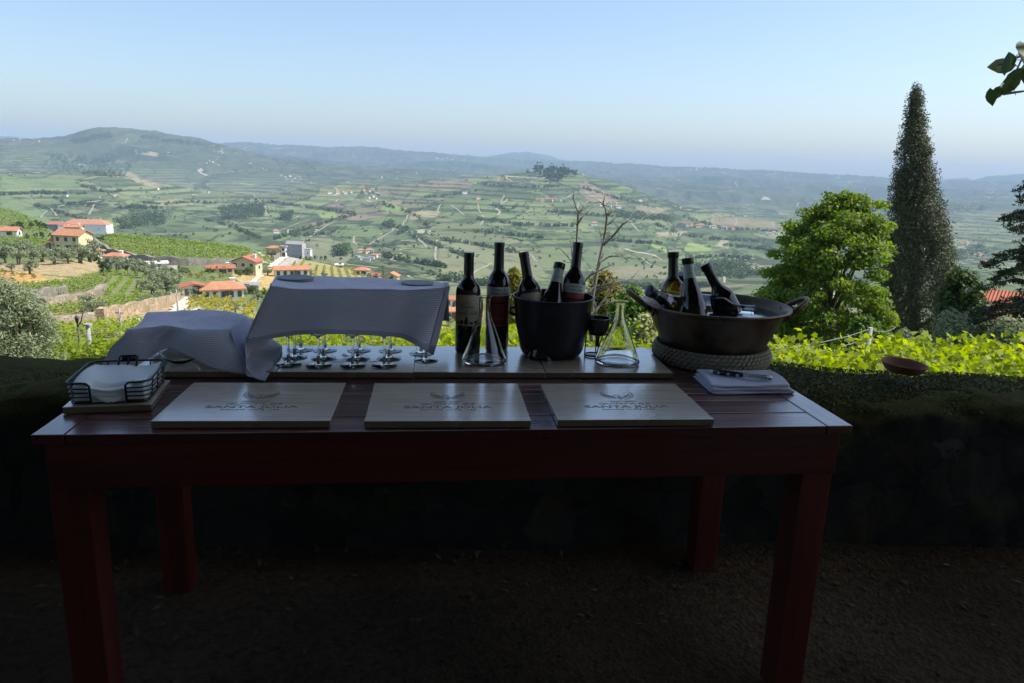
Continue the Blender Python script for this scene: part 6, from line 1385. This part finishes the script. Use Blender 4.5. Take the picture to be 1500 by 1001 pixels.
# ================================================================ folded towel with corkscrew
M_towel = cloth_mat('pale_blue_grey_towel', (.66,.69,.82))
cs = [on(1044,565,TZ+.026), on(1168,566,TZ+.026), on(1126,538,TZ+.026), on(1017,540,TZ+.026)]
ctr = sum(cs,Vector())/4; ux = ((cs[1]-cs[0])+(cs[2]-cs[3])).normalized(); ta = math.atan2(ux.y,ux.x); tw_ = ((cs[1]-cs[0]).length+(cs[2]-cs[3]).length)/2; td_ = ((cs[3]-cs[0]).length+(cs[2]-cs[1]).length)/2
tw = thing('folded_towel','pale blue folded kitchen towel on the table corner under the corkscrew','towel',(ctr.x,ctr.y,TZ),ta)
for k in range(3):
    nu, nv = 60, 44; rim_ = .0045; th_ = .0078; z0 = .0008+k*.0082; gk = np.random.default_rng(30+k)
    L1, L2 = tw_/2*(1-.02*k), td_/2*(1-.03*k)*(.92)
    # profile: flattened tube folded along the front edge
    prof_ = []
    for a in np.linspace(-90,90,9): prof_.append((L2-rim_+rim_*math.cos(R(a)), th_/2+th_/2*math.sin(R(a))))
    for q in np.linspace(L2-rim_,-L2+rim_,22)[1:-1]: prof_.append((q,th_))
    for a in np.linspace(90,270,9): prof_.append((-L2+rim_+rim_*math.cos(R(a)), th_/2+th_/2*math.sin(R(a))))
    for q in np.linspace(-L2+rim_,L2-rim_,14)[1:-1]: prof_.append((q,0))
    prof_ = np.array(prof_); np_ = len(prof_); xs_ = np.linspace(-L1,L1,nu); V_ = []
    for i,x in enumerate(xs_):
        e_ = min(1,(L1-abs(x))/.006); e_ = math.sqrt(max(0,1-(1-e_)**2)); zc_ = th_/2
        for (yq,zq) in prof_:
            skew = .018*k*(yq/L2)*.3; wv_ = float(vnoise(np.array([[x*16+k*3]]),np.array([[yq*13]]),60+k)[0,0])*.0055*(1 if zq > th_*.5 else 0)
            V_.append((x+skew+.004*math.sin(yq*30+k), yq*(.985+.015*e_)+.003*math.sin(x*25+k*2), z0+zc_+(zq-zc_)*(.35+.65*e_)+wv_))
    F_ = [(i*np_+j, (i+1)*np_+j, (i+1)*np_+(j+1)%np_, i*np_+(j+1)%np_) for i in range(nu-1) for j in range(np_)]
    mb_ = MB(); mb_.add(V_, F_+[tuple(range(np_)), tuple((nu-1)*np_+j for j in range(np_))[::-1]]); o = mb_.build('fold', M_towel, tw, True)
    uvl = o.data.uv_layers.new(name='UVMap'); 
    for lp in o.data.loops: v_ = o.data.vertices[lp.vertex_index].co; uvl.data[lp.index].uv = (v_.x, v_.y+v_.z)
ZT = TZ+.0265
ck = on(1075,550,ZT+.006); c2 = on(1130,558,ZT+.006); cd = c2-on(1040,546,ZT+.006); caz = math.atan2(cd.y,cd.x); L_ = cd.length
ckt = thing('corkscrew',"open waiter's corkscrew with dark handle lying on the folded towel",'corkscrew',tuple(on(1086,551,ZT+.003)),caz); ckt.scale = (1.2,1.2,1.2)
M_chrome = plain('chrome', (.45,.45,.46), .15, .05, 20, metal=1.0); M_hnd = plain('corkscrew_handle', (.02,.02,.025), .3, .2, 30)
m = MB(); m.tube([(-.062,.006,.0),(-.045,.001,.002),(-.015,-.001,.003),(.008,0,.003)],[.0045,.0068,.0065,.0055],12); m.build('handle', M_hnd, ckt, True)
for x in (-.050,-.028,-.008): m = MB(); m.lathe([(0,-.0075),(.0035,-.0075),(.0035,.0075),(0,.0075)],12,Matrix.Rotation(math.pi/2,3,'X'),c=(x,0,.002)); m.build('rivet', M_chrome, ckt, True, 40)
m = MB(); m.box((.030,.004,.004),(.052,.004,.008),Matrix.Rotation(.12,3,'Z'),.001); m.box((.030,-.006,.004),(.052,.004,.008),Matrix.Rotation(-.02,3,'Z'),.001); m.box((.060,.000,.004),(.010,.018,.006),None,.001); m.build('lever', M_chrome, ckt)
m = MB(); m.tube([(-.010-.034*t+0.0, .013+.0042*math.cos(t*6.283*4.5), .002+.0042*math.sin(t*6.283*4.5)) for t in np.linspace(0,1,60)], .0011, 6); m.tube([(-.010,.013,.002),(.006,.010,.003),(.010,.002,.003)], .0013, 6); m.build('worm', M_chrome, ckt, True)
# terracotta saucer tipped on the moss
M_terra = plain('terracotta', (.19,.075,.045), .8, .2, 14, .3, .002)
sp0 = at(1323,541,2.68); ss = thing('terracotta_saucer','shallow terracotta plant saucer tilted on the mossy wall','saucer',(sp0.x,sp0.y,sp0.z)); ss.rotation_euler = (R(2),R(3),0); rs_ = .080
m = MB(); m.lathe([(0,-.008),(rs_*.72,-.008),(rs_*.80,-.004),(rs_*.97,.018),(rs_,.022),(rs_*.995,.025),(rs_*.95,.024),(rs_*.90,.019),(rs_*.76,.0),(rs_*.70,-.003),(0,-.003)],48); m.build('dish', M_terra, ss, True, 50)
